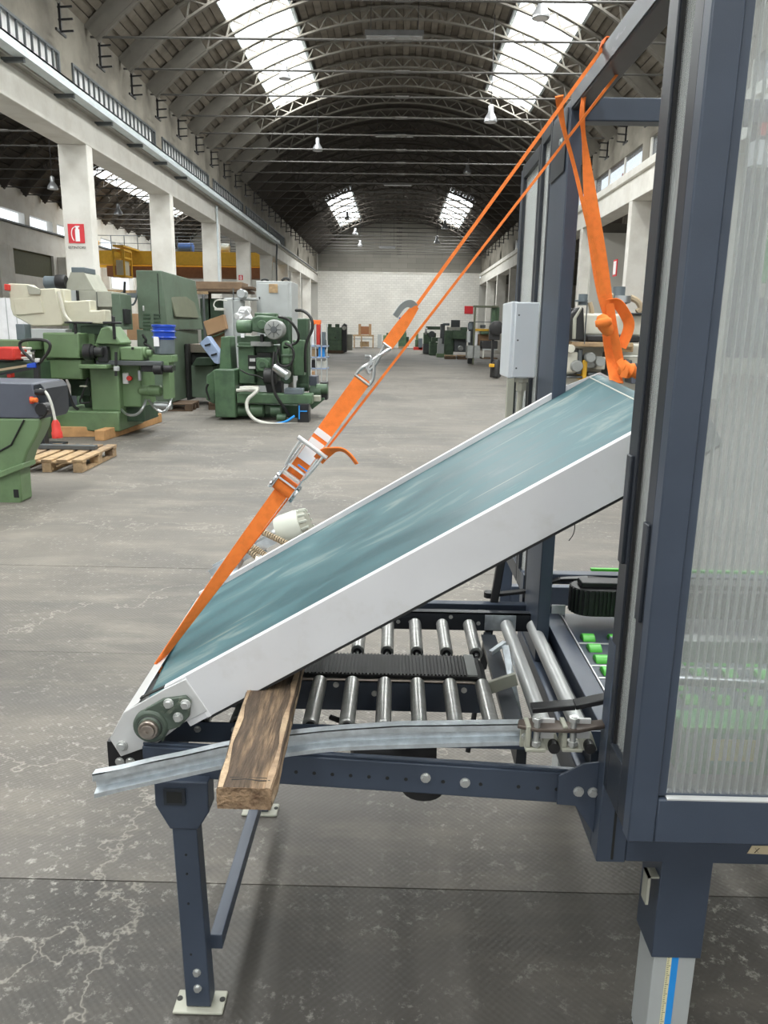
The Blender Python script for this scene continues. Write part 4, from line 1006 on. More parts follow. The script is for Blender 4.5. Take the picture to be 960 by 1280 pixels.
# clamps seen on the narrow panel
for z in (1.33, 1.12): pass
m = MB().box(XE-.006, XE+.002, 1.418, 1.444, 1.17, 1.38); m.build('cover_strip', 'anthracite_dark', sp_, bevel=.002)
MB().box(XE-.005, XE+.002, 1.292, 1.318, 1.10, 1.28).build('cover_strip', 'anthracite_dark', sp_, bevel=.002)
# base frame set back
pb(XE, .505, 1.425, 1.475, .507, 1.0, 'base_post'); pb(.505, XR, 1.425, 1.475, .51, .69, 'base_beam')
pb(XE+.02, XR, 1.285, 1.425, .675, .684, 'base_cover')
pb(.473, .478, 1.4235, 1.4255, .515, .64, 'base_slot', 'dark_void', bv=0)
pb(XE, .505, 2.49, 2.55, .507, .80, 'base_post'); pb(XE, XE+.05, 1.475, 2.49, .507, .60, 'base_beam'); pb(.505, XR, 2.50, 2.55, .51, .60, 'base_beam')
pb(XR-.05, XR, 1.475, 2.50, .51, .60, 'base_beam')
# entry post and top beams
pb(.448, .486, 2.235, 2.475, .60, 2.205, 'entry_post')
pb(.452, .505, 1.285, 2.235, 2.175, 2.228, 'top_beam', 'anthracite_dark'); m = MB().box(.4485, .4522, 1.40, 2.24, 2.180, 2.2285).build('scratched_cover', 'scratched_anthracite', mc)
pb(.486, XR, 2.235, 2.285, 2.150, 2.208, 'top_beam'); pb(XR-.05, XR, 1.285, 2.235, 2.17, 2.228, 'top_beam'); pb(XR-.05, XR, 2.235, 2.285, .60, 2.20, 'rear_post')
pb(.444, .4475, 2.26, 2.46, 2.03, 2.19, 'corner_plate', 'anthracite_dark')
for px, py in ((705, 158), (702, 178)):
    c = at(px, py, X=.444); MB().bolt(c, (-1, 0, 0), .009, .006).build('bolt_head', 'bolt', mc)
pb(.50, XR, 2.475, 2.52, .775, .81, 'rear_sill')
# far narrow side panels
def far_panel(y0, y1, zt0, nm):
    f = MB().box(XE+.004, XE+.03, y0, y0+.022, .72, zt0).box(XE+.004, XE+.03, y1-.03, y1, .72, zt0).box(XE+.004, XE+.03, y0+.022, y1-.03, .72, .78).box(XE+.004, XE+.03, y0+.022, y1-.03, zt0-.045, zt0).build(nm, 'anthracite_dark', mc, bevel=.002)
    p = MB().box(XE+.014, XE+.016, y0+.022, y1-.03, .78, zt0-.045).build('clear_panel', 'polycarbonate', f, smooth=False)
    m = MB(); y = y0+.03
    while y < y1-.035: m.box(XE+.016, XE+.022, y, y+.002, .78, zt0-.045); y += .0142
    m.build('panel_rib', 'polycarbonate_rib', p, kind='stuff', smooth=False)
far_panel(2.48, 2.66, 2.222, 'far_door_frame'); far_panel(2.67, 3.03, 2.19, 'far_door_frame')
pb(XE+.004, XE+.05, 3.03, 3.06, .50, 2.18, 'far_post'); pb(.49, XR, 3.02, 3.06, .50, .58, 'base_beam')
# legs with grey inner column and scale tape
def mleg(x0, y0, scale=False):
    l = MB().box(x0, x0+.108, y0, y0+.11, .27, .515).build('leg_sleeve', G, mc, bevel=.002)
    i = MB().box(x0+.008, x0+.100, y0+.006, y0+.10, .01, .30).build('inner_column', 'cabinet_grey', l, bevel=.002)
    MB().box(x0+.01, x0+.098, y0+.008, y0+.098, 0, .01).build('foot_plate', 'galvanized', l)
    if scale:
        MB().box(x0+.037, x0+.047, y0+.0045, y0+.006, .015, .27).build('scale_tape', 'cream_tape', i)
        MB().box(x0+.047, x0+.062, y0+.0045, y0+.006, .015, .27).build('blue_tape', 'blue_tape', i)
        m = MB(); z = .02; k = 0
        while z < .27:
            m.box(x0+.038, x0+(.0455 if k % 5 == 0 else .042), y0+.004, y0+.0045, z, z+.0008); z += .005; k += 1
        m.build('scale_mark', 'ink', i, kind='stuff')
c0 = at(829, 1078, Y=1.42); mleg(c0.x, 1.425, True); mleg(c0.x, 2.42); mleg(XR-.12, 1.425); mleg(XR-.12, 2.42)
m = MB().box(c0.x-.024, c0.x-.018, 1.43, 1.46, .40, .47).box(c0.x-.024, c0.x, 1.43, 1.46, .466, .47); m.build('small_bracket', 'beige_grey', mc)
# masking tape with a cross
c = at(945, 1063, Y=1.424)
tp = MB().prism([(c.x-.018, 1.4235, c.z-.008), (c.x+.030, 1.4235, c.z-.009), (c.x+.032, 1.4235, c.z+.012), (c.x-.010, 1.4235, c.z+.011)], (0, .001, 0)).build('masking_tape', 'masking_tape', mc)
MB().bar((c.x-.003, 1.423, c.z-.005), (c.x+.006, 1.423, c.z+.006), .0014, .0006).bar((c.x-.003, 1.423, c.z+.006), (c.x+.005, 1.423, c.z-.005), .0014, .0006).build('cross_mark', 'ink', tp)
# electrical box on post
eb = thing('electrical_box', (.4, 2.5, 1.55), 'white electrical enclosure fixed beside the entry post', 'electrical box')
a = at(640, 472, Y=2.53); b = at(675, 378, Y=2.53)
MB().box(a.x, b.x, 2.53, 2.60, a.z, b.z).build('cover', 'box_white', eb, bevel=.004)
MB().box(a.x-.012, a.x+.01, 2.54, 2.75, a.z-.003, b.z+.002).build('back_half', 'box_white', eb, bevel=.004)
m = MB()
for z in (a.z+.03, (a.z+b.z)/2, b.z-.04): m.cyl((a.x+.012, 2.5295, z), (a.x+.012, 2.531, z), .003, n=8)
m.build('screw', 'rail_dark', eb)
c = at(652, 473, Y=2.56); MB().lathe(c, (0, 0, -1), [(0, .022), (.012, .022), (.013, .017), (.04, .017)], 8).build('cable_gland', 'beige_grey', eb)
MB().cyl((c.x, c.y, c.z-.04), (c.x-.01, c.y, c.z-.25), .010).build('conduit', 'beige_grey', eb)
sb = thing('switch_box', (.4, 2.9, 1.5), 'small narrow grey box behind the white electrical enclosure', 'electrical box')
a = at(628, 458, Y=2.95); b = at(637, 400, Y=2.95); MB().box(a.x, .447, 2.95, 3.02, a.z, b.z).build('housing', 'box_white', sb, bevel=.003)
a = at(634, 500, Y=2.96); MB().box(a.x, .447, 2.96, 3.0, a.z-.1, b.z-.15).build('mount_plate', 'beige_grey', sb)

# inside: roller plate with green wheels
gp = thing('transfer_plate', (.9, 2.1, .66), 'dark blue transfer plate with small bright green rollers inside the machine', 'transfer plate')
MB().box(.565, 1.26, 1.66, 2.45, .668, .680).build('plate', G, gp); MB().box(.505, .560, 1.64, 2.47, .60, .684).build('edge_rail', G, gp, bevel=.002)
MB().box(.562, .566, 1.66, 2.45, .66, .686).build('bright_edge', 'light_plate', gp)
gw = None
cols = [(.607, 0), (.690, .012), (.773, .024), (.856, 0), (.94, .012), (1.03, 0), (1.12, 0), (1.2, 0)]
rws = [2.235, 2.155, 2.075, 1.995, 1.915, 1.835, 1.755]
ops = [at(708, 793, Z=.69), at(742, 795, Z=.69)]
for r_i, y in enumerate(rws):
    for x, dy in cols:
        if gw is None:
            gw = MB().cyl((-.019, 0, .670), (.019, 0, .670), .026, n=18).build('green_roller', 'bright_green', gp, bevel=.002); gw.location = (x-.9, y-2.1+0, 0)
            for v in gw.data.vertices: v.co.x += .9; v.co.y += 2.1
            gw.location = (x-.9, y-2.1, 0)
        else: inst(gw, 'green_roller', (x-.9, y-2.1, 0), gp)
m = MB()
for y in (2.195, 2.035, 1.955): m.box(.57, 1.26, y-.004, y+.004, .680, .682)
m.build('bright_seam', 'light_plate', gp)
# side drive with cogged belt
sd_ = thing('side_drive_belt', (.8, 2.36, .7), 'black cogged side drive belt with rounded end above the green rollers', 'conveyor belt')
yc, r = 2.36, .055; z0 = at(735, 770, Y=2.31).z; z1 = at(735, 738, Y=2.31).z
pr_ = [(.63+r*math.cos(t), yc+r*math.sin(t)) for t in [PI/2+PI*i/12 for i in range(13)]]+[(1.25, yc-r), (1.25, yc+r)]
sb_ = MB().prism([(x, y, z0) for x, y in pr_], (0, 0, z1-z0)).build('belt', 'black_rubber', sd_)
m = MB()
for i in range(12):
    t = PI/2+PI*(i+.5)/12; x, y = .63+(r+.002)*math.cos(t), yc+(r+.002)*math.sin(t); m.bar((x, y, z0+.002), (x, y, z1-.002), .006, .006)
x = .64
while x < 1.24: m.box(x, x+.006, yc-r-.004, yc-r, z0+.002, z1-.002); x += .0125
m.build('belt_tooth', 'black_rubber', sb_, kind='stuff')
MB().box(.60, 1.25, yc-.03, yc+.03, z1, z1+.018).build('top_plate', 'black_steel', sd_, bevel=.003)
p = [at(612, 744, Y=2.50), at(655, 739, Y=2.48), at(700, 724, Y=2.46), at(735, 723, Y=2.44), at(768, 726, Y=2.42)]
m = MB()
for i in range(4): m.bar(p[i], p[i+1], .03, .010)
m.build('guide_arm', 'black_steel', sd_, bevel=.002)
MB().cyl(p[0]-Vector((0, 0, .006)), p[0]+Vector((0, 0, .012)), .02).build('arm_pivot', 'black_steel', sd_)
MB().box(.66, 1.25, 2.455, 2.47, z1+.018, z1+.026).build('green_strip', 'bright_green', sd_)
# near side drive casing (seen through the panel): green with yellow label
nd = thing('near_side_drive', (.9, 1.40, .7), 'green cased near side drive seen through the ribbed clear panel', 'drive unit')
za = at(900, 965, Y=1.36).z; zb_ = at(900, 905, Y=1.36).z
MB().box(.56, 1.26, 1.345, 1.42, za, zb_).build('casing', 'casing_green', nd, bevel=.008)
MB().box(.56, 1.26, 1.336, 1.345, zb_-.006, zb_+.004).build('edge_strip', 'bright_green', nd)
c = at(917, 938, Y=1.343); MB().box(c.x-.045, c.x+.046, 1.341, 1.345, c.z-.022, c.z+.022).build('warning_label', 'label_yellow', nd)
MB().box(.56, 1.26, 1.36, 1.42, .684, za).build('lower_guide', 'roller_steel', nd)
zc_ = at(900, 845, Y=1.75).z
MB().box(.64, 1.25, 1.60, 1.64, zb_+.02, zb_+.07).build('belt_guard', 'roller_steel', nd)
MB().cyl((.6, 1.66, .82), (1.28, 1.66, .80), .012).build('guide_rod', 'steel', nd)
cp_ = thing('operator_console', (1.0, 2.0, 1.5), 'green panel and pale parts blurred behind the ribbed clear panel', 'console')
a = at(925, 305, Y=2.2); MB().box(1.0, 1.26, 2.19, 2.23, a.z-.1, a.z+.12).build('green_panel', 'casing_green', cp_, bevel=.004)
MB().box(.93, 1.28, 2.20, 2.24, a.z+.20, a.z+.26).build('white_panel', 'label_white', cp_)
MB().box(.93, 1.28, 2.195, 2.20, a.z+.27, a.z+.30).build('red_strip', 'red_paint', cp_)
MB().box(.95, 1.0, 2.24, 2.285, a.z-.3, 2.15).build('mount_arm', G, cp_)
MB().box(.92, 1.28, 2.18, 2.20, a.z-.30, a.z-.14).build('dark_panel', 'blue_grey_paint', cp_)
MB().box(.97, 1.06, 2.17, 2.18, a.z-.26, a.z-.18).build('display', 'duct_grey', cp_)
# ================================================================== MACHINES, LEFT SIDE
def rect(x0, y0, x1, y1, Y, d, name, mat, par, bv=.01, label=None):
    return MB().pbox(x0, y0, x1, y1, Y, d).build(name, mat, par, bevel=bv, label=label)
def poly(pix, Y, d, name, mat, par, bv=.01): return MB().pprism(pix, Y, d).build(name, mat, par, bevel=bv)
def cylx(x0, x1, py, rpx, Y, name, mat, par, n=20, prof=None, d=None):
    a = at(x0, py, Y=Y); b = at(x1, py, Y=Y); r = rpx/F*Y*1.0
    b = Vector((b.x, Y, a.z)); L = (b-a).length
    prof = prof or [(0, .8), (.06, 1), (.94, 1), (1, .8)]
    return MB().lathe(a, b-a, [(h*L, r*q) for h, q in prof], n).build(name, mat, par)
def cyly(px, py, rpx, Y, d, name, mat, par, n=24, prof=None):
    a = at(px, py, Y=Y); r = rpx/F*Y; prof = prof or [(0, .9), (.05, 1), (1, 1)]
    return MB().lathe(a, (0, 1, 0), [(h*d, r*q) for h, q in prof], n).build(name, mat, par)
def hose(pix, r, name, mat, par, sm=2):
    return MB().tube([at(x, y, Y=Y) for x, y, Y in pix], r*(.68 if r > .014 else 1), n=7, smooth=sm).build(name, mat, par)
def louvres(x0, y0, x1, y1, n, Y, name, mat, par):
    b = None
    for i in range(n):
        y = y0+(y1-y0)*i/(n-1); o = MB().pbox(x0, y-.7, x1, y+.7, Y-.012, .014).build(name, mat, par)
GP = 'green_paint'
# --- foreground cut-off machine bottom left
t = thing('green_lathe_end', (-3.9, 6.9, 0), 'green machine with grey blue top cut off at the left edge of the photo', 'machine')
Y = 6.85
m = MB(); a = at(0, 478, Y=Y).z; b = at(0, 523, Y=Y).z; r_ = at(56, 500, Y=Y).x
m.prism([(-5.0, Y, b), (-5.0, Y, a), (r_-.10, Y, a), (r_-.05, Y, b)], (0, .6, 0)); m.build('headstock_cover', 'blue_grey_paint', t, bevel=.015)
m = MB(); a2 = at(38, 523, Y=Y); m.prism([at(37, 523, Y=Y), at(42, 481, Y=Y), at(50, 479, Y=Y+.1), at(56, 486, Y=Y+.1), at(58, 517, Y=Y+.1), at(54, 525, Y=Y+.05)], (0, .5, 0)); m.build('end_cap', 'anthracite_dark', t, bevel=.01)
cyly(51, 512, 8, Y-.02, .12, 'drum', 'black_steel', t)
cylx(44, 58, 490, 4, Y-.03, 'spindle', 'black_steel', t)
rect(36, 496, 40, 505, Y-.04, .05, 'switch', 'red_paint', t); cylx(38, 47, 500, 3, Y-.06, 'knob', 'orange_dark', t)
poly([(-60, 523), (52, 523), (50, 535), (44, 548), (34, 566), (29, 583), (18, 590), (0, 600), (-60, 610)], Y, .22, 'body', GP, t, .02)
poly([(-60, 586), (0, 589), (28, 579), (29, 586), (0, 598), (-60, 606)], Y-.04, .26, 'body_lip', GP, t, .01)
poly([(0, 592), (16, 589), (24, 583), (27, 626), (24, 630), (16, 631), (0, 631), (-20, 631), (-20, 595)], Y, .22, 'foot', GP, t, .015)
rect(17, 612, 23, 622, Y-.006, .01, 'lifting_slot', 'dark_void', t, 0)
MB().tube([at(30, 525, Y=Y-.01), at(14, 556, Y=Y-.01), at(-4, 566, Y=Y-.01)], .008).build('seam', 'dark_void', t)
cbl = thing('red_plug_cable', (-3.3, 6.7, .8), 'pale cable with red industrial plug hanging beside the cut-off green machine', 'cable')
hose([(50, 487, 6.85), (57, 489, 6.8), (63, 500, 6.78), (67, 515, 6.78), (69, 526, 6.78)], .018, 'cable', 'cable_white', cbl)
p = at(69, 525, Y=6.78); MB().lathe(p, (.05, 0, -1), [(0, .02), (.03, .035), (.10, .04), (.11, .046), (.16, .046)], 16).build('plug', 'red_paint', cbl)
hose([(60, 512, 6.8), (56, 520, 6.82), (50, 523, 6.84)], .010, 'cable_stub', 'cable_black', cbl)

# --- pallets
def pallet(loc, rz, label, deck=5, dark=False, gr='wooden pallets on the floor'):
    o = thing('wooden_pallet', loc, label, 'pallet', gr); w = 'wood_dark' if dark else 'wood_pallet'
    x, y, z = loc; W, D = 1.2, .8
    for i in range(deck):
        yy = y-D/2+.06+(D-.12)*i/(deck-1); MB().box(x-W/2, x+W/2, yy-.06, yy+.06, z+.122, z+.144).build('deck_board', w, o, bevel=.003)
    for i in range(3):
        xx = x-W/2+.07+(W-.14)*i/2; MB().box(xx-.06, xx+.06, y-D/2, y+D/2, z+.100, z+.122).build('stringer_board', w, o, bevel=.003)
    for i in range(3):
        for j in range(3):
            xx = x-W/2+.07+(W-.14)*i/2; yy = y-D/2+.06+(D-.12)*j/2
            MB().box(xx-.07, xx+.07, yy-.05, yy+.05, z+.022, z+.10).build('block', w, o, bevel=.003)
    for j in range(3):
        yy = y-D/2+.06+(D-.12)*j/2; MB().box(x-W/2, x+W/2, yy-.05, yy+.05, z, z+.022).build('bottom_board', w, o, bevel=.003)
    o.rotation_euler = (0, 0, rz); return o
pa, pb_ = at(104, 591, Z=0), at(150, 568, Z=0); dv = (pb_-pa).normalized(); pc = pa+dv*.6+Vector((-dv.y, dv.x, 0))*.4
pallet((pc.x, pc.y, 0), math.atan2(dv.y, dv.x), 'empty pale wooden pallet on the floor beside the green lathe', deck=5)
o = thing('steel_bar', (pc.x, pc.y, .15), 'dark steel bar lying across the empty pallet', 'steel bar')
MB().box(pc.x-.38, pc.x+.30, pc.y+.1, pc.y+.2, .147, .20).build('bar', 'rail_dark', o, bevel=.006)
# timber bearer under lathe
for (a, b, lb) in (((122, 552), (196, 528), 'long pale timber beam lying angled under the front of the green lathe'), ((60, 547), (124, 541), 'short timber bearer under the left end of the green lathe')):
    p = at(*a, Z=0); q = at(*b, Z=0)
    if lb.startswith('short'): q = at(124, 546, Z=0)
    o = thing('timber_beam', p, lb, 'timber')
    MB().bar(p+Vector((0, .08, .075)), q+Vector((0, .08, .075)), .14, .15).build('beam', 'wood_beam', o, bevel=.008)

# --- green lathe
t = thing('green_lathe', (-4.6, 11.6, 0), 'light green metal lathe with black chuck and cream hood over it', 'lathe')
Y = 11.2
rect(66, 514, 149, 539, Y, 1.1, 'base', GP, t, .02)
rect(113, 460, 149, 514, Y+.1, .8, 'pedestal', GP, t, .02)
rect(149, 455, 176, 509, Y+.25, .7, 'gearbox_cabinet', GP, t, .02)
rect(150, 505, 180, 527, Y+.35, .7, 'rear_base', 'green_dark', t)
rect(54, 416, 99, 448, Y-.05, .9, 'headstock', GP, t, .02)
rect(50, 449, 102, 474, Y, .8, 'lower_cover', GP, t, .02); rect(60, 449.5, 60.6, 474, Y-.01, .02, 'cover_seam', 'green_dark', t, 0)
rect(42, 428, 55, 448, Y+.1, .6, 'side_cover', GP, t, .02); rect(37, 428, 42, 440, Y+.05, .1, 'control_plate', 'label_white', t); rect(37, 433, 42, 438, Y+.04, .1, 'display', 'dark_void', t)
rect(88, 475, 113, 495, Y+.4, .5, 'underside', 'green_dark', t); poly([(84, 474), (112, 474), (112, 514), (108, 514), (100, 492), (90, 486)], Y+.5, .3, 'bracket', 'green_dark', t)
rect(70, 494, 90, 514, Y+.9, .2, 'rear_panel', 'blue_grey_paint', t)
rect(99, 420, 122, 470, Y+.5, .4, 'recess', 'dark_void', t)
poly([(100, 416), (118, 416), (118, 432), (104, 430)], Y+.3, .5, 'inner_casting', GP, t)
poly([(118, 430), (126, 410), (136, 408), (150, 428), (150, 431)], Y, .5, 'carriage_slope', GP, t, .02)
rect(118, 430, 150, 452, Y+.1, .5, 'carriage', GP, t, .02)
cylx(105, 119, 440, 10, Y-.05, 'chuck', 'black_steel', t, 24, [(0, .7), (.1, 1), (.7, 1), (.75, .8), (1, .8)])
cylx(117, 129, 440, 6, Y-.05, 'chuck_jaw', 'black_rubber', t, 12); poly([(122, 433), (133, 433), (135, 440), (135, 453), (122, 453)], Y-.03, .12, 'tool_post', 'black_steel', t)
rect(98, 456, 133, 461, Y-.2, .3, 'tray', GP, t, .01)
rect(120, 451, 202, 457, Y, .4, 'bed_way', 'rail_dark', t)
rect(150, 434, 178, 451, Y, .35, 'tailstock', GP, t, .02); cylx(176, 190, 441, 7, Y+.1, 'tailstock_nose', GP, t, 18, [(0, 1), (.5, 1), (.6, .6), (1, .6)]); rect(164, 434, 167, 437, Y-.01, .02, 'slot', 'dark_void', t, 0)
rect(176, 457, 210, 465, Y+.05, .4, 'slide', 'black_steel', t); cylx(192, 203, 462, 6, Y-.05, 'handwheel', 'black_steel', t); cylx(205, 216, 461, 4.5, Y-.05, 'handwheel', 'black_steel', t)
rect(203, 452, 212, 499, Y+.1, .25, 'end_leg', GP, t, .01); rect(186, 444, 215, 453, Y+.1, .3, 'end_table', GP, t)
rect(153, 466, 160, 480, Y+.2, .06, 'switch_box', 'label_white', t); cyly(161, 473, 3, Y+.16, .06, 'switch_knob', 'red_paint', t)
rect(172, 463, 176, 476, Y+.2, .05, 'valve', 'silver_hose', t)
mm_ = cylx(173, 203, 488, 7, Y+.3, 'motor', GP, t, 20, [(0, .6), (.08, .9), (.45, .9), (.47, 1), (.93, 1), (1, .7)])
c = at(200, 488, Y=Y+.3)
rect(99, 482, 108, 484, Y-.1, .05, 'lever', 'beige_grey', t)
hose([(150, 510, Y+.2), (158, 519, Y), (172, 519, Y), (180, 508, Y), (182, 500, Y+.2)], .03, 'flexible_hose', 'silver_hose', t)
hose([(186, 500, Y+.2), (194, 512, Y), (206, 516, Y), (212, 506, Y), (214, 498, Y+.2)], .03, 'flexible_hose', 'silver_hose', t)
cylx(192, 215, 507, 5, Y+.3, 'silver_duct', 'silver_hose', t)
hose([(80, 474, Y+.2), (86, 492, Y+.1), (92, 508, Y+.1), (98, 512, Y+.1)], .03, 'black_hose', 'cable_black', t)
hose([(110, 472, Y+.1), (104, 490, Y), (98, 505, Y), (112, 503, Y)], .02, 'black_hose', 'cable_black', t)
MB().bar(at(145, 440, Y=Y-.1), at(145, 470, Y=Y-.1), .03, .03).build('operating_rod', 'black_steel', t)
rect(141.5, 458, 148, 464, Y-.14, .06, 'rod_clamp', 'cabinet_grey', t)
# cream hood above the lathe
t = thing('cream_hood', (-4.8, 11.3, 1.6), 'cream sheet metal hood panels raised above the green lathe', 'machine hood')
poly([(10, 354), (33, 355), (42, 361.5), (69, 360), (79, 404), (77, 407), (40, 408), (16, 394), (13, 385)], 11.2, .25, 'side_panel', 'cream_panel', t, .015)
poly([(17, 374), (50, 371), (55, 391), (20, 394)], 11.18, .03, 'hatch', 'cream_panel', t, .006)
poly([(33, 356), (50, 361), (50, 368), (36, 368)], 11.17, .02, 'vent_plate', 'beige_grey', t, .004)
poly([(70, 361), (80, 361), (81, 377), (112, 375), (113, 389), (131, 387), (132, 405), (90, 403), (76, 392)], 11.35, .25, 'rear_panel', 'cream_panel', t, .015)
hose([(73, 364, 11.2), (77, 378, 11.2), (80, 393, 11.2), (89, 403, 11.2)], .035, 'hinge_tube', 'skin_beige', t)
rect(80, 402, 114, 404.5, 11.1, .06, 'support_bar', 'black_steel', t); rect(128, 402, 151, 405, 11.1, .06, 'support_bar', 'black_steel', t)
rect(92, 404, 95, 418, 11.15, .06, 'support_post', 'black_steel', t); rect(140, 395, 143, 424, 11.15, .06, 'support_post', 'black_steel', t)
rect(100, 407, 128, 418, 11.5, .4, 'under_housing', 'green_dark', t)
rect(5, 355, 9, 363, 11.1, .12, 'red_button', 'red_paint', t)
# filter / dust extractor behind
t = thing('dust_extractor', (-5.2, 14.2, 0), 'grey dust extractor with funnel hood behind the cream panels', 'dust extractor')
Y = 14
poly([(88, 340), (105, 340), (118, 363), (80, 363)], Y, .7, 'funnel', 'beige_grey', t); rect(89, 334, 106, 341, Y, .5, 'funnel_collar', 'duct_grey', t)
rect(97, 363, 121, 400, Y, .8, 'housing', 'beige_grey', t); rect(121, 364, 140, 384, Y, .8, 'housing', 'beige_grey', t); rect(113, 381, 140, 400, Y+.1, .7, 'lower_housing', 'beige_grey', t); rect(121, 365, 121.6, 384, Y-.01, .02, 'seam', 'rail_dark', t, 0)
rect(140, 367, 151, 412, Y, .6, 'side_cabinet', 'green_grey', t); rect(151, 386, 157, 405, Y+.1, .3, 'control_box', 'black_steel', t)
rect(80, 363, 97, 376, Y-.05, .1, 'window_panel', 'cabinet_grey', t, .005); rect(95, 363, 97, 376, Y-.07, .1, 'window_frame', 'dark_void', t, .005)
rect(30, 411, 82, 425, Y, .6, 'lower_cabinet', 'cabinet_grey', t); rect(90, 400, 140, 520, Y+.3, .6, 'stand', 'green_dark', t)
t = thing('round_duct', (-6.5, 14, 2.5), 'dark open ended round duct lying left of the grey funnel', 'duct')
cylx(57, 76, 353, 7.5, 14.1, 'duct_pipe', 'duct_grey', t, 24, [(0, 1), (1, 1)]); cylx(71, 83, 352, 8, 14.0, 'duct_mouth', 'black_rubber', t, 24, [(0, 1), (.8, 1.05), (1, .9)])
t = thing('round_duct', (-5.6, 14, 2.5), 'dark round duct opening right of the grey funnel', 'duct')
cylx(111, 119, 355, 7, 14.4, 'duct_mouth', 'black_rubber', t, 24); 
# pallet truck in front
t = thing('pallet_truck', (-4.6, 9.6, 0), 'pallet truck with black loop handle and blue grip in front of the lathe', 'pallet truck')
Y = 9.4
hose([(46, 457, Y), (38, 448, Y), (26, 437, Y), (24, 428, Y), (32, 424.5, Y), (55, 424.5, Y), (63, 429, Y), (62, 438, Y), (52, 451, Y), (46, 457, Y)], .028, 'handle', 'cable_black', t)
MB().bar(at(46, 455, Y=Y), at(48, 500, Y=Y), .06, .06).build('shaft', 'black_steel', t)
MB().bar(at(48, 500, Y=Y), Vector((at(48, 500, Y=Y).x, Y, .05)), .12, .12).build('pump', 'black_steel', t)
poly([(33, 455), (44, 453), (45, 460), (33, 460)], Y-.05, .08, 'grip', 'blue_plastic', t); rect(43, 448, 48, 453, Y-.05, .05, 'lever', 'light_plate', t)
for z in (-.25, .25): 
    x = at(48, 500, Y=Y).x; MB().box(x-1.2, x+.1, Y+.2+z-.08, Y+.2+z+.08, .05, .12).build('fork', 'black_steel', t, bevel=.01)
# machine left of the lathe (green bed, red box)
t = thing('green_bench_machine', (-5.6, 10.6, 0), 'low green machine with red box and pale bars at the left edge', 'machine')
Y = 10.3
rect(-40, 425, 35, 437, Y+.5, .6, 'bed', GP, t); rect(-40, 452, 45, 512, Y+.4, .7, 'body', 'green_dark', t); 
rect(-10, 434, 17, 450, Y, .4, 'red_box', 'red_paint', t, .02); rect(-40, 437, 16, 452, Y+.35, .3, 'dark_recess', 'dark_void', t)
for i, y in enumerate((434, 440, 446)): rect(15, y, 36, y+3, Y+.2, .1, 'pale_bar', 'cable_white', t)
MB().bar(at(-10, 464, Y=Y), at(40, 456, Y=Y), .04, .03).build('rail', 'hose_beige', t); MB().bar(at(-10, 470, Y=Y), at(42, 460, Y=Y), .04, .03).build('rail', 'black_steel', t)
rect(8, 465, 14, 472, Y, .1, 'clamp', 'red_paint', t)
rect(20, 405, 31, 425, Y+.7, .2, 'tool_cylinder', 'duct_grey', t)
# white tiled partition far left
t = thing('white_partition', (-9.2, 17, 0), 'white panelled partition standing far left behind the machines', 'partition')
Y = 17
rect(-60, 372, 36, 500, Y, .12, 'panel', 'label_white', t, 0)
for x in (0, 12, 24): rect(x, 372, x+.8, 500, Y-.01, .012, 'seam', 'cabinet_grey', t, 0)
# blue bucket
t = thing('blue_bucket', (at(204, 440, Y=11.3).x, 11.3, 1.2), 'blue plastic bucket with pale label standing on the end of the lathe', 'bucket')
a = at(202, 443, Y=11.35); b = at(202, 406, Y=11.35); hh = b.z-a.z; r1 = 12/F*11.4; r2 = 13.5/F*11.4
MB().lathe((a.x+.02, 11.45, a.z), (0, 0, 1), [(0, r1*.9), (.01, r1), (hh*.5, r1*1.04)], 24).build('lower_body', 'duct_grey', t)
MB().lathe((a.x+.02, 11.45, a.z+hh*.5), (0, 0, 1), [(0, r1*1.045), (hh*.42, r2), (hh*.43, r2*1.08), (hh*.5, r2*1.08)], 24).build('upper_body', 'blue_plastic', t)
rect(192, 421, 198.5, 433, 11.28, .03, 'label', 'label_white', t, 0)
for z in (.55, .75, .95): MB().lathe((a.x+.02, 11.45, a.z+hh*z), (0, 0, 1), [(0, r2*1.04), (.012, r2*1.1), (.024, r2*1.04)], 24).build('rim_ring', 'blue_plastic', t)

# --- tall grey-green cabinet machine
t = thing('tall_cabinet_machine', (-4.7, 15.2, .15), 'tall grey green machine cabinet with louvres and slanted top on a pallet', 'machine')
Y = 14.9
xl = at(173, 400, Y=Y).x; xr = at(206, 400, Y=Y).x; zb = .16; zm = at(190, 412, Y=Y).z; zt = at(190, 338, Y=Y).z
xr2 = at(212, 470, Y=Y).x; Yb = 17.2
MB().hexa([(xl-.05, Y, zb), (xr2, Y, zb), (xr2, Yb, zb), (xl-.05, Yb, zb), (xl-.05, Y, zm), (xr2, Y, zm), (xr2, Yb, zm), (xl-.05, Yb, zm)]).build('lower_cabinet', 'green_grey', t, bevel=.015)
MB().hexa([(xl, Y, zm+.01), (xr2, Y, zm+.01), (xr2+.12, Yb, zm+.01), (xl, Yb, zm+.01), (xl, Y, zt), (xr-.02, Y, zt), (xr2-.02, Yb, zt-.04), (xl, Yb, zt-.04)]).build('upper_cabinet', 'green_grey', t, bevel=.015)
xs_ = xr2+.02
MB().hexa([(xs_+.0, 15.35, zm+.25), (xs_+.06, 16.9, zm+.25), (xs_+.09, 16.9, zm+.25), (xs_+.03, 15.35, zm+.25), (xs_-.09, 15.35, zt-.4), (xs_-.05, 16.9, zt-.4), (xs_-.02, 16.9, zt-.4), (xs_-.06, 15.35, zt-.4)]).build('access_door', 'green_olive', t, bevel=.005)
MB().box(xr-.10, xr-.085, Y-.008, Y, zm+.2, zt-.05).build('door_gap', 'dark_void', t)
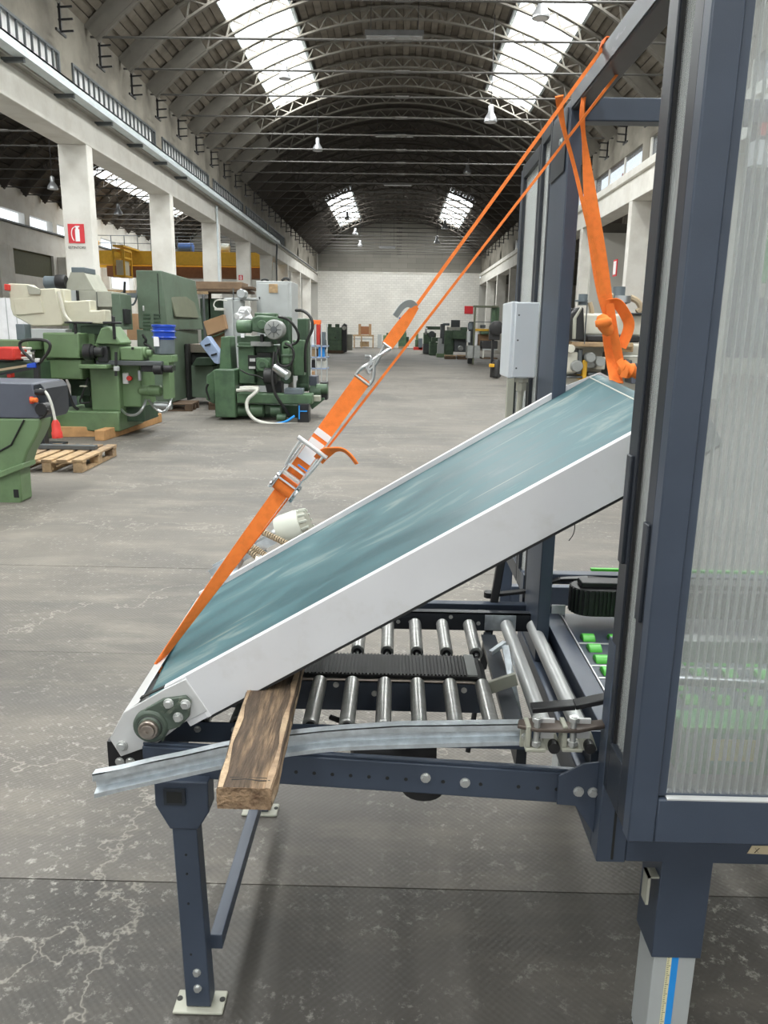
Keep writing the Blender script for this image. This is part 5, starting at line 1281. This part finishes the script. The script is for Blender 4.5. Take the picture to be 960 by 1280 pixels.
for (x0, x1) in ((179, 188), (192, 201)):
    for i in range(5): rect(x0, 392.5+i*4.5, x1, 394.5+i*4.5, Y-.012, .014, 'louvre', 'green_dark', t, 0)
for i in range(7): rect(211, 470+i*5, 216, 471.6+i*5, Y-.012, .014, 'louvre', 'green_dark', t, 0)
rect(178, 382, 180, 389, Y-.02, .02, 'door_handle', 'light_plate', t)
MB().tube([at(178, 418, Y=Y-.03), at(184, 426, Y=Y-.03), at(179, 429, Y=Y-.03), at(186, 432, Y=Y-.03), at(200, 448, Y=Y-.03)], .02, smooth=2).build('loose_cable', 'cable_black', t)
# its bed extending to the right
rect(232, 430, 262, 441, 16.2, .8, 'table_slide', 'brass_shaft', t); rect(232, 441, 262, 455, 16.3, .8, 'recess', 'dark_void', t); poly([(240, 456), (246, 447), (264, 447), (264, 457), (240, 457)], 16.0, .6, 'slide_block', 'green_dark', t)
rect(236, 457, 266, 497, 16.2, .9, 'bed', 'green_grey', t); rect(232, 430, 236, 500, 16.0, .5, 'column', 'dark_void', t)
pallet((-4.6, 15.3, 0), R(4), 'dark worn pallet under the tall grey green cabinet', dark=True)
pallet((-3.18, 15.75, 0), R(6), 'brown pallet partly hidden right of the tall cabinet', dark=True)
# cardboard box and blue crate beside
t = thing('cardboard_box', (at(270, 406, Y=16).x, 16, 1.2), 'tilted brown cardboard box above the blue crate', 'box')
poly([(254, 402), (279, 393), (283, 411), (259, 420)], 16, .5, 'carton', 'cardboard', t)
t = thing('brown_crate', (at(275, 430, Y=16.3).x, 16.3, .9), 'brown carton lying under the tilted cardboard box', 'box')
poly([(262, 424), (282, 415), (284, 438), (276, 448)], 16.3, .5, 'carton', 'cardboard', t); rect(262, 436, 288, 500, 16.6, .4, 'stand', 'green_dark', t)
t = thing('blue_plastic_crate', (at(262, 438, Y=15.6).x, 15.6, .9), 'light blue plastic crate with black clips leaning beside the green machine', 'crate')
poly([(249, 429), (259, 420), (274, 441), (273, 455), (268, 454)], 15.6, .35, 'crate_body', 'crate_blue', t)
for x, y in ((260, 431), (268, 443)): MB().bar(at(x-4, y+1, Y=15.58), at(x+3, y-1, Y=15.58), .03, .03).build('clip', 'black_steel', t)
# background green cabinet, brown boards
t = thing('green_cabinet', (at(262, 390, Y=19).x, 19, 0), 'dark green cabinet behind the cardboard box', 'cabinet')
rect(252, 373, 284, 500, 19, .8, 'body', 'green_dark', t, .02)
tag(MB().pbox(245, 352, 302, 361.6, 18.6, .8).build('cardboard_stack', 'cardboard_long', bevel=.01), 'thick brown slab lying on top of the rack behind the cabinets', 'slab')
tag(MB().pbox(303, 358, 316, 361.6, 18.5, .7).build('wooden_board', 'wood_dark', bevel=.01), 'short dark board end sticking out right of the brown slab', 'board')
t = thing('storage_rack', (at(285, 365, Y=19).x, 19, 0), 'dark rack carrying the brown slab behind the cardboard box', 'rack')
rect(235, 362, 309, 365, 18.4, 1.0, 'top_shelf', 'wood_dark', t)
for x in (262, 300): rect(x, 365, x+3, 500, 19.0, .1, 'post', 'wood_dark', t)
rect(236, 366, 262, 373, 19, .2, 'pale_panel', 'label_white', t)
t = thing('beam_shelf', (at(170, 368, Y=18).x, 18, 2.0), 'pale wooden bars and blue pipe above and left of the tall cabinet', 'shelf')
MB().bar(at(135, 364, Y=17.6), at(260, 366, Y=17.6), .06, .06).build('wooden_bar', 'wood_pallet', t); MB().bar(at(120, 367, Y=17.9), at(175, 369, Y=17.9), .12, .12).build('blue_pipe', 'duct_grey', t)
rect(158, 392, 172, 425, 17.8, .4, 'carton', 'cardboard', t); rect(140, 370, 143, 500, 17.9, .1, 'post', 'rail_dark', t); rect(255, 368, 257, 500, 17.9, .1, 'post', 'rail_dark', t)
MB().tube([at(139, 365, Y=15.5), at(146, 378, Y=15.5), at(155, 372, Y=15.5), at(156, 352, Y=15.5)], .025, smooth=2).build('hanging_cable', 'cable_black', t)
MB().tube([at(152, 365, Y=15.5), at(160, 382, Y=15.5), at(170, 380, Y=15.5), at(173, 350, Y=15.5)], .02, smooth=2).build('hanging_cable', 'duct_grey', t)

# --- grey electric cabinets
t = thing('grey_cabinet', (at(345, 430, Y=17).x, 17, 0), 'tall light grey electrical cabinet with small brown plate behind the grinder', 'cabinet')
a = at(320, 351, Y=17); b = at(363, 351, Y=17); 
MB().box(a.x, b.x+.02, 17, 18.1, .05, a.z).build('body', 'cabinet_grey', t, bevel=.015); MB().box(a.x+.03, b.x-.05, 16.98, 17, .15, a.z-.05).build('door', 'cabinet_grey', t, bevel=.006)
rect(336, 355, 347, 366, 16.96, .03, 'name_plate', 'wood_pallet', t, .003); rect(323.5, 371, 325, 374, 16.96, .03, 'lock', 'black_steel', t, 0)
hose([(326, 351, 17.3), (331, 348.5, 17.3), (336, 351, 17.3)], .03, 'top_cable', 'cable_black', t); hose([(352, 351, 17.3), (357, 347, 17.3), (362, 350, 17.3)], .04, 'top_cable', 'cable_black', t)
t = thing('small_grey_cabinet', (at(288, 400, Y=16.2).x, 16.2, 0), 'narrow light grey cabinet standing left of the tall grey one', 'cabinet')
rect(281, 373, 292, 500, 16.2, .6, 'body', 'cabinet_grey', t, .015); rect(292, 375, 302, 500, 16.3, .5, 'side', 'cabinet_grey', t, .015)
rect(281, 372, 320, 375, 16.5, .4, 'top_rail', 'cabinet_grey', t); cyly(301, 367, 5.5, 16.2, .3, 'silver_can', 'silver_hose', t); rect(291, 360, 292, 375, 16.1, .03, 'antenna_rod', 'rail_dark', t, 0)
hose([(284, 376, 16), (270, 374, 16), (266, 382, 16), (271, 386, 16)], .02, 'white_cable', 'cable_white', t); rect(268, 385, 279, 388, 15.9, .2, 'cable_tray', 'cable_white', t, .003)
hose([(311, 376, 16.2), (312, 385, 16.2), (310, 396, 16.2)], .015, 'glass_tube', 'cable_white', t)
m = MB(); random.seed(5)
for i in range(9): 
    c = at(297+i*1.9+random.uniform(-2, 2), 392+random.uniform(-6, 6), Y=15.5); m.lathe(c, (random.uniform(-1, 1), random.uniform(-1, 1), 1), [(-.08, .02), (-.03, .09), (.03, .06), (.09, .02)], 7)
m.build('plastic_wrap', 'label_white', t, label='crumpled translucent plastic wrap')

# --- green grinding machine B
GD = 'green_dark'; GM = 'green_mid'
pm('green_mid', (.080, .145, .078), .42, var=.15, scale=4, col2=(.05, .09, .055), cscale=3)
t = thing('grinding_machine', (-2.4, 13.9, 0), 'mid green grinding machine with round grey motor and hanging hoses', 'grinding machine')
Y = 13.6
rect(268, 462, 294, 522, Y, .8, 'control_cabinet', GM, t, .02); poly([(258, 470), (268, 462), (268, 505), (258, 500)], Y+.3, .5, 'side_wing', GM, t)
poly([(276, 421), (287, 420), (290, 462), (274, 462)], Y+.4, .5, 'upright', GM, t, .02)
rect(296, 492, 390, 505, Y, .35, 'lower_beam', GM, t, .02); rect(390, 495, 400, 502, Y+.3, .2, 'beam_end', 'beige_grey', t)
poly([(299, 432), (345, 432), (350, 460), (345, 482), (302, 482), (298, 470)], Y+.5, .8, 'column_body', GM, t, .02)
rect(296, 420, 345, 430, Y+.35, .6, 'cross_slide', GM, t, .02); rect(298, 428, 318, 480, Y+.3, .4, 'column_front', GM, t, .02)
rect(310, 444, 322, 462, Y+.28, .05, 'recess', 'dark_void', t, 0); rect(322, 441, 338, 448, Y+.28, .3, 'recess', 'dark_void', t, 0); rect(311, 458, 319, 461, Y+.26, .03, 'chrome_lever', 'light_plate', t, 0); rect(312, 448, 319, 452, Y+.26, .03, 'chrome_lever', 'light_plate', t, 0)
rect(313, 427, 339, 433, Y+.2, .3, 'worktable', 'motor_grey', t); rect(296, 432, 316, 434, Y+.2, .3, 'table_edge', GM, t)
cylx(296, 315, 408, 8, Y+.2, 'spindle_motor', GM, t, 22, [(0, .7), (.05, .95), (.3, 1), (.9, 1), (1, .85)])
poly([(314, 398), (322, 394), (350, 396), (350, 416), (336, 418), (314, 414)], Y+.1, .55, 'grinding_head', GM, t, .03); rect(318, 391, 345, 397, Y+.2, .3, 'head_cover', GM, t, .02)
cyly(327, 406, 5.5, Y, .15, 'hub', GM, t); cyly(342, 412, 12, Y-.12, .35, 'round_motor', 'motor_grey', t, 28, [(0, .75), (.03, .92), (.1, 1), (1, 1)]); cyly(342, 412, 4, Y-.14, .1, 'motor_centre', 'rail_dark', t)
m = MB()
c = at(342, 412, Y=Y-.125)
for i in range(8):
    a_ = 2*PI*i/8; v = Vector((math.cos(a_), 0, math.sin(a_))); m.bar(c+v*.06, c+v*.13, .012, .012)
m.build('motor_grille', 'rail_dark', t)
rect(325, 418, 329, 428, Y+.2, .1, 'wheel_guard', 'black_steel', t); rect(301, 417, 305, 422, Y-.05, .03, 'white_tag', 'label_white', t, 0)
rect(320, 447, 338, 465, Y+.2, .2, 'gearbox', GM, t, .02); cyly(328, 456, 8, Y+.08, .2, 'round_cover', GM, t); cyly(328, 456, 3.5, Y+.05, .1, 'cover_hub', GD, t)
rect(352, 431, 363, 456, Y-.1, .2, 'pump_body', GM, t, .03); cyly(357, 431, 5, Y-.1, .2, 'pump_cap', GM, t); rect(351, 443, 364, 446, Y-.12, .22, 'pump_flange', GD, t)
rect(350, 396, 362, 480, Y+.5, .4, 'rear_column', GD, t, .02); rect(372, 398, 385, 480, Y+.9, .4, 'rear_panel', GD, t, .02); rect(366, 425, 380, 470, Y+.5, .3, 'junction_box', GM, t, .02)
p = at(344, 459, Y=Y-.05); q = at(360, 470, Y=Y-.15); MB().cyl(p, q, .085).build('flexible_duct', 'silver_hose', t); cylx(330, 346, 470, 10, Y+.05, 'dark_pump', 'black_rubber', t)
poly([(330, 475), (352, 478), (352, 492), (334, 492)], Y+.2, .3, 'dark_casting', 'black_steel', t); rect(355, 486, 378, 493, Y, .3, 'grey_box', 'duct_grey', t)
cylx(296, 320, 513, 7, Y+.25, 'lower_motor', GM, t, 20); cylx(313, 330, 513, 8, Y+.15, 'coupling', GM, t); rect(330, 506, 340, 518, Y+.2, .25, 'gear_housing', GM, t, .02); cylx(338, 352, 513, 7, Y+.15, 'lower_pump', GM, t); cylx(346, 358, 522, 5, Y+.1, 'foot_pump', GM, t)
rect(296, 506, 380, 528, Y+.6, .5, 'sump', 'green_dark', t); rect(372, 505, 386, 531, Y-.1, .3, 'black_stand', 'black_steel', t); 
MB().bar(at(374, 507, Y=Y-.12), at(374, 524, Y=Y-.12), .02, .02).bar(at(374, 514, Y=Y-.12), at(384, 514, Y=Y-.12), .02, .02).build('blue_pipe', 'blue_tape', t)
for (x, y, r0) in ((380, 482, 9), (396, 490, 10), (404, 486, 8)): cylx(x-9, x+6, y, r0*.8, Y+1.0, 'rear_motor', GD if x < 400 else GM, t)
rect(372, 470, 396, 482, Y+1.1, .4, 'rear_housing', 'blue_grey_paint', t); rect(400, 478, 409, 500, Y+1.0, .3, 'rear_cover', 'black_rubber', t); poly([(385, 502), (405, 497), (405, 500), (390, 512)], Y+.9, .3, 'rear_rail', GD, t)
rect(360, 430, 366, 525, Y+.9, .1, 'pale_post', 'beige_grey', t)
BK = 'cable_black'
hose([(348, 396, Y-.1), (360, 398, Y-.15), (370, 410, Y-.1), (374, 420, Y-.1), (372, 428, Y), (362, 432, Y)], .035, 'black_hose', BK, t)
hose([(370, 388, Y+.6), (380, 388, Y+.4), (390, 398, Y+.3), (391, 412, Y+.3), (384, 424, Y+.3), (381, 440, Y+.3), (382, 465, Y+.4)], .04, 'black_hose', BK, t)
hose([(348, 436, Y-.1), (344, 448, Y-.12), (350, 458, Y-.12), (362, 458, Y-.12), (368, 446, Y-.1), (366, 434, Y-.1), (356, 429, Y-.1)], .03, 'black_hose', BK, t)
hose([(343, 440, Y), (340, 470, Y-.1), (342, 490, Y-.15), (352, 505, Y-.12), (362, 520, Y)], .04, 'black_hose', BK, t)
hose([(300, 462, Y+.2), (310, 468, Y+.1), (325, 470, Y+.1), (335, 480, Y)], .02, 'black_hose', BK, t)
hose([(296, 488, Y-.05), (324, 486, Y-.15), (318, 492, Y-.2), (308, 500, Y-.25), (309, 515, Y-.3), (320, 527, Y-.35), (345, 531, Y-.35), (372, 530.5, Y-.2)], .045, 'white_hose', 'cable_white', t)
hose([(300, 485, Y-.05), (313, 484, Y-.05), (324, 486, Y-.12)], .04, 'white_hose', 'cable_white', t)
hose([(300, 529, Y-.1), (330, 530, Y-.2), (355, 529, Y-.2), (368, 520, Y-.1)], .03, 'blue_hose', 'blue_tape', t)
hose([(262, 500, Y+.3), (257, 486, Y+.3), (260, 480, Y+.3)], .03, 'black_hose', BK, t)

# --- clutter between grinder and far green machine
t = thing('shelf_trolley', (at(398, 440, Y=24).x, 24, 0), 'trolley with blue pipes and mixed tools beside the aisle far left', 'trolley')
Y = 24
for x in (388, 394, 401, 408): rect(x, 405, x+1.3, 468, Y, .05, 'post', 'cabinet_grey', t, 0)
for y in (432, 446, 460): rect(387, y, 409, y+1.5, Y, .7, 'shelf', 'crate_blue', t, 0)
_w = {'label_white': 'upright white', 'red_paint': 'tall red', 'duct_grey': 'grey', 'wood_pallet': 'wooden', 'blue_tape': 'bright blue', 'black_steel': 'black', 'cable_white': 'cream'}
for (x0, y0, x1, y1, mt) in ((389, 412, 393, 431, 'label_white'), (395, 406, 400, 431, 'red_paint'), (401, 415, 406, 431, 'duct_grey'), (390, 436, 396, 446, 'wood_pallet'), (398, 434, 405, 446, 'blue_tape'), (388, 450, 394, 460, 'black_steel'), (396, 451, 407, 460, 'cable_white')):
    k_ = 'top' if y0 < 431 else 'middle' if y0 < 447 else 'bottom'
    tag(MB().pbox(x0, y0, x1, y1, Y+.1, .4).build('storage_box', mt, bevel=.01), '%s box on the %s shelf of the blue trolley' % (_w[mt], k_), 'box', 'boxes on the trolley')
tag(MB().pbox(390, 400, 400, 405.8, Y+.1, .4).build('storage_tray', 'orange_dark', bevel=.01), 'orange tray on top of the stored parts on the trolley', 'tray')
t = thing('carton', (at(386, 462, Y=22).x, 22, 0), 'small pale cardboard carton on the floor by the trolley', 'box')
c = at(387, 474, Z=0); MB().box(c.x-.2, c.x+.15, c.y, c.y+.3, 0, .25).build('carton_body', 'cardboard', t, bevel=.01)
# --- far green press
def far_machine(nm, px0, py0, px1, base_py, label, mat=GM, extra=()):
    c0 = at(px0, base_py, Z=0); Y = c0.y; o = thing(nm, (at((px0+px1)/2, base_py, Y=Y).x, Y, 0), label, 'machine'); return o, Y
t, Y = far_machine('green_press', 408, 403, 434, 440.5, 'boxy green machine standing alone far down the left side'); Y = 54
rect(408, 409, 427, 425, Y, 1.6, 'upper_body', GM, t, .03); rect(410, 425, 427, 438, Y+.1, 1.4, 'lower_body', GM, t, .03); rect(410, 405, 414, 409, Y, .5, 'top_block', GM, t); rect(419, 405, 424, 409, Y, .5, 'top_block', GM, t)
rect(409, 438, 429, 441, Y, 1.6, 'skid', 'wood_dark', t); poly([(427, 408), (430, 404), (433, 406), (433, 440), (427, 441)], Y+.3, 1.0, 'side_frame', 'black_steel', t); cyly(430, 410, 2.5, Y, .2, 'handwheel', 'cable_white', t)
rect(434, 418, 440, 438, Y+1.5, .8, 'pale_parts', 'beige_grey', t); rect(400, 425, 409, 437, Y+1, 1, 'dark_parts', 'black_steel', t); cyly(419, 422, .8, Y-.05, .1, 'port', 'dark_void', t)
t = thing('workbench', (-2.6, 71.5, 0), 'pale workbench with brown leather seat on it against the far wall', 'workbench'); Y = 71
rect(441, 418.5, 467, 420.5, Y, 1.2, 'bench_top', 'wood_pallet', t, 0)
for x in (442, 451, 465.5): rect(x, 420, x+1.5, 433.5, Y, .2, 'leg', 'wood_pallet', t, 0)
tag(MB().pbox(450, 427, 461, 433.4, Y+.3, .8).build('wooden_crate', 'wood_pallet', bevel=.01), 'wooden crate under the far workbench', 'crate'); rect(441, 423, 466, 424.5, Y+.1, 1, 'shelf', 'cabinet_grey', t, 0)
t = thing('leather_bench', (-3, 71.5, 1), 'brown leather bench seat standing on the far workbench', 'bench')
rect(450, 408, 462, 418, Y+.4, .3, 'backrest', 'brown_fur', t); rect(448, 405, 451, 418.5, Y+.2, .6, 'armrest', 'cardboard', t); rect(461, 405, 464, 418.5, Y+.2, .6, 'armrest', 'cardboard', t)
for (x0, y0, x1, y1, lb, mt) in ((479, 419, 486, 433, 'small green machine against the far wall beside the left strap hook', 'green_paint'), ((498), 416, 508, 433, 'green machine on a pallet against the far wall between the straps', GM)):
    t = thing('small_green_machine', (at(x0, y1, Y=71.5).x, 71.5, 0), lb, 'machine'); rect(x0, y0, x1, y1, 71.5, 1, 'body', mt, t, .03)
    rect(x1-3, y0-3, x1-.5, y0, 71.8, .5, 'head', 'green_dark', t); rect(x0, y1, x1, 434.5, 71.4, 1.2, 'skid', 'wood_pallet', t, 0); rect(x1, y0+5, x1+3, y1, 71.8, .5, 'gearbox', 'green_dark', t)
t = thing('grey_sacks', (at(474, 430, Y=71).x, 71, 0), 'pale sheet leaning between bench and green machine at the far wall', 'panel'); rect(472, 418, 477, 433, 71.2, .3, 'sheet', 'cabinet_grey', t)

# ================================================================== RIGHT SIDE far machines
def cluster(label, nm, items, base, cat='machine'):
    Y = items[0][4]; t = thing(nm, (at((items[0][0]+items[0][2])/2, base, Y=Y).x, Y, 0), label, cat)
    for it in items:
        x0, y0, x1, y1, Y, d, name, mt = it
        if name.startswith('o:'): cyly((x0+x1)/2, (y0+y1)/2, (x1-x0)/2, Y, d, name[2:], mt, t)
        elif name.startswith('x:'): cylx(x0, x1, (y0+y1)/2, (y1-y0)/2, Y, name[2:], mt, t)
        else: rect(x0, y0, x1, y1, Y, d, name, mt, t, .02)
    return t
cluster('row of small red and blue machines at the far wall right of the straps', 'red_base_machine', [(519, 425, 523, 436, 68, 1, 'body', GM), (523, 423, 528, 437, 67, 1, 'body', 'duct_grey'), (517, 434, 529, 438, 67, 1.5, 'base', 'red_paint'), (520, 417, 523, 425, 68, .5, 'head', 'green_paint')], 438)
cluster('dark green lathe with lamp hoop far right of the aisle', 'far_lathe', [(530, 416, 545, 430, 55, 2, 'headstock', GM), (533, 408, 552, 412, 55.5, 1.5, 'rail', GM), (529, 430, 537, 442, 55, 1.5, 'pedestal', 'rail_dark'), (537, 428, 548, 444, 53, 1.5, 'pedestal', GM), (531, 410, 534, 418, 55, .5, 'x:cap', 'light_plate'), (540, 422, 560, 427, 53, 1, 'bed', GM), (536, 414, 544, 422, 54.5, .6, 'o:chuck', 'rail_dark')], 443)
cluster('grey white control cabinet standing before the dark green machines', 'control_cabinet', [(547, 430, 555, 443, 49.5, .8, 'lower_body', 'cabinet_grey'), (548, 423, 552.5, 430, 49.6, .7, 'upper_body', 'cabinet_grey'), (546, 442, 557, 443.5, 49.3, 1, 'skid', 'green_paint')], 443)
cluster('dark green milling machine with raised arm and dark screen behind it', 'milling_machine', [(556, 413, 567, 441, 51, 1.5, 'column', GM), (551, 405, 556, 432, 52, 1, 'upright', 'rail_dark'), (554, 404, 562, 407, 52, .8, 'arm', 'duct_grey'), (564, 400, 575, 409, 54, .3, 'screen', 'rail_dark'), (560, 409, 576, 413, 52, 1, 'tray', 'cable_white'), (566, 413, 584, 424, 50, 1.2, 'table', GM), (568, 424, 583, 440, 50.5, 1, 'base', 'rail_dark'), (573, 430, 579, 441, 48.5, .6, 'o:drum', 'motor_grey'), (577, 409, 584, 415, 51, 1, 'head', GM)], 441)
cluster('left wooden pallet before the far dark green milling machine', 'wooden_pallet', [(556, 444, 570, 445.5, 46, .8, 'deck_board', 'wood_pallet'), (556, 446.2, 570, 447.5, 46, .8, 'bottom_board', 'wood_dark'), (557, 445.5, 559, 446.2, 46, .8, 'block', 'wood_dark'), (567, 445.5, 569, 446.2, 46, .8, 'block', 'wood_dark')], 447, 'pallet')
cluster('right wooden pallet beside the grey drill press far away', 'wooden_pallet', [(572, 444, 584, 445.5, 46, .8, 'deck_board', 'wood_pallet'), (572, 446.2, 584, 447.5, 46, .8, 'bottom_board', 'wood_dark'), (573, 445.5, 575, 446.2, 46, .8, 'block', 'wood_dark'), (581, 445.5, 583, 446.2, 46, .8, 'block', 'wood_dark')], 447, 'pallet')
cluster('grey drill press with white boxes left of the tall dark gate frame', 'drill_press', [(586, 402, 592, 450, 40, .4, 'column', 'rail_dark'), (584, 414, 588, 428, 39.5, .5, 'grey_box', 'cabinet_grey'), (593, 416, 597, 432, 39.5, .4, 'white_box', 'label_white'), (584, 432, 600, 448, 39, .9, 'base', 'motor_grey'), (586, 404, 591, 412, 39.8, .6, 'head', 'duct_grey')], 450)
t = cluster('tall dark green gate shaped press frame with yellow parts', 'gate_press', [(592, 382, 594, 450, 39, .3, 'post', 'green_olive'), (592, 382, 623, 384.5, 39, .3, 'top_beam', 'green_olive'), (614, 382, 619, 425, 39.2, .4, 'post', GM), (618, 384, 624, 402, 39.5, .6, 'green_box', GM), (594, 402, 616, 403, 39, .1, 'cross_rail', 'rail_dark'), (594, 411, 613, 414, 40, .8, 'yellow_beam', 'yellow_paint'), (601, 406, 607, 410, 40, .5, 'dark_box', 'rail_dark'), (601, 414, 614, 418, 39.8, .8, 'green_part', GM), (598, 418, 616, 432, 40.2, .8, 'brown_crate', 'cardboard'), (602, 426, 622, 436, 39, .9, 'black_unit', 'black_rubber'), (603, 436, 621, 438, 39, .9, 'shelf', 'cabinet_grey'), (602, 447, 622, 449, 39, 1, 'base', 'wood_dark'), (603, 438, 605, 448, 39, .2, 'post', 'cable_white')], 450)
t = thing('cable_reel', (at(620, 415, Y=28).x, 28, 1.2), 'black round cable reel left of the electrical enclosure', 'reel')
cyly(621, 410, 8.5, 28, .3, 'reel', 'black_rubber', t); rect(612, 412, 625, 425, 28.1, .3, 'black_housing', 'black_rubber', t); rect(614, 425, 617, 470, 28.2, .2, 'stand', 'black_steel', t)
t = thing('black_tank', (at(621, 452, Y=27).x, 27, 0), 'black upright tank with yellow foot on the floor at the right', 'tank')
c = at(621, 458, Z=0); c.y = 27.4; MB().lathe((at(621, 450, Y=27.4).x, 27.4, .03), (0, 0, 1), [(0, .12), (.05, .17), (.5, .17), (.62, .1)], 16).build('tank_body', 'black_rubber', t)
rect(612, 455, 618, 459, 27.2, .2, 'yellow_foot', 'yellow_paint', t)
# beige woodworking machine seen through frame opening
t = thing('beige_woodworking_machine', (2.6, 9.6, 0), 'beige woodworking machine with black guards seen through the frame opening', 'machine')
Y = 9.5
rect(722, 392, 806, 420, Y+.2, .9, 'upper_body', 'skin_beige', t, .03); rect(780, 391, 806, 394, Y+.1, .9, 'top_edge', 'black_steel', t); rect(706, 430, 808, 468, Y+.5, .8, 'lower_body', 'skin_beige', t, .03); rect(700, 466, 812, 530, Y+.3, 1.2, 'base', 'skin_beige', t, .02)
rect(733, 419, 800, 428, Y+.1, .8, 'black_band', 'black_rubber', t, .02)
poly([(712, 426), (713, 392), (722, 384), (730, 384), (731, 426)], Y-.05, .2, 'black_guard', 'black_rubber', t, .02); poly([(716, 424), (717, 398), (727, 383), (728, 386), (721, 398), (720, 424)], Y-.09, .06, 'guard_rib', 'beige_grey', t)
rect(710, 385, 716, 427, Y+.05, .15, 'black_guard', 'black_steel', t, .02)
rect(715, 428, 792, 434, Y-.05, .5, 'wooden_table', 'wood_pallet', t, .01); rect(775, 432, 792, 440, Y, .5, 'wooden_block', 'wood_pallet', t)
for (x0, y0, x1, y1, mt) in ((708, 440, 722, 466, 'skin_beige'), (722, 436, 728, 468, 'rail_dark'), (734, 444, 745, 460, 'motor_grey'), (746, 446, 757, 462, 'skin_beige'), (728, 450, 734, 476, 'yellow_paint'), (716, 452, 728, 464, 'cabinet_grey'), (780, 444, 800, 447, 'cable_white'), (735, 466, 752, 471, 'rail_dark'), (760, 440, 763, 470, 'rail_dark'), (710, 470, 730, 473, 'rail_dark'), (778, 450, 790, 470, 'rail_dark'), (790, 455, 806, 480, 'blue_grey_paint')):
    rect(x0, y0, x1, y1, Y, .3, 'fitting', mt, t, .015)
for x, y, r0 in ((739, 447, 6), (751, 452, 6), (722, 458, 7), (714, 436, 5)): cyly(x, y, r0, Y-.1, .2, 'round_fitting', 'motor_grey' if x > 720 else 'skin_beige', t)
a = at(785, 386, Y=Y); MB().lathe((a.x, Y+.3, a.z-.06), (0, 0, 1), [(0, .06), (.08, .07), (.12, .05), (.14, .11), (.22, .11)], 20).build('suction_collar', 'silver_hose', t)
a = at(782, 370, Y=Y); MB().cyl((a.x, Y+.3, a.z-.07), (a.x, Y+.3, a.z+.12), .075).build('duct_stub', 'duct_grey', t)
hose([(757, 378, Y+.3), (762, 371, Y+.3), (772, 368, Y+.3), (780, 372, Y+.3)], .05, 'suction_hose', 'hose_beige', t); hose([(788, 372, Y+.3), (797, 376, Y+.3), (802, 386, Y+.3), (796, 390, Y+.3)], .055, 'suction_hose', 'hose_beige', t)
a = at(735, 372, Y=Y); MB().cyl((a.x, Y+.25, a.z-.08), (a.x, Y+.25, a.z+.05), .055).cyl((a.x-.02, Y+.25, a.z-.04), (a.x-.02, Y+.25, a.z-.02), .08).build('duct_stub', 'duct_grey', t)
hose([(737, 378, Y+.25), (740, 388, Y+.25), (739, 400, Y+.25)], .045, 'suction_hose', 'hose_beige', t)
rect(732, 378, 733, 430, Y-.12, .02, 'thin_rod', 'rail_dark', t, 0)
t = thing('grey_column_pipe', (at(725, 360, Y=24).x, 24, 0), 'x', 'pipe') if False else None

def ground(o):
    zs = [(v.co.z+o.location.z, c, v) for c in o.children for v in (c.data.vertices if c.type == 'MESH' else [])]
    if not zs: return
    z0 = min(z for z, _, _ in zs)
    if .004 < z0 < .7:
        for z, c, v in zs:
            if z < z0+.03: v.co.z = -o.location.z+.002
for o in list(COL.objects):
    if o.type == 'EMPTY' and o.name.split('.')[0] in ('wooden_pallet', 'beige_woodworking_machine', 'shelf_trolley', 'drill_press', 'grey_sacks', 'control_cabinet', 'workbench', 'small_green_machine', 'pallet_row', 'cable_reel', 'grey_cabinet', 'gate_press', 'far_lathe', 'milling_machine', 'red_base_machine', 'green_press', 'small_grey_cabinet', 'green_bench_machine', 'white_partition', 'dust_extractor', 'green_cabinet', 'beam_shelf', 'storage_rack', 'cream_hood', 'brown_crate', 'grinding_machine'): ground(o)
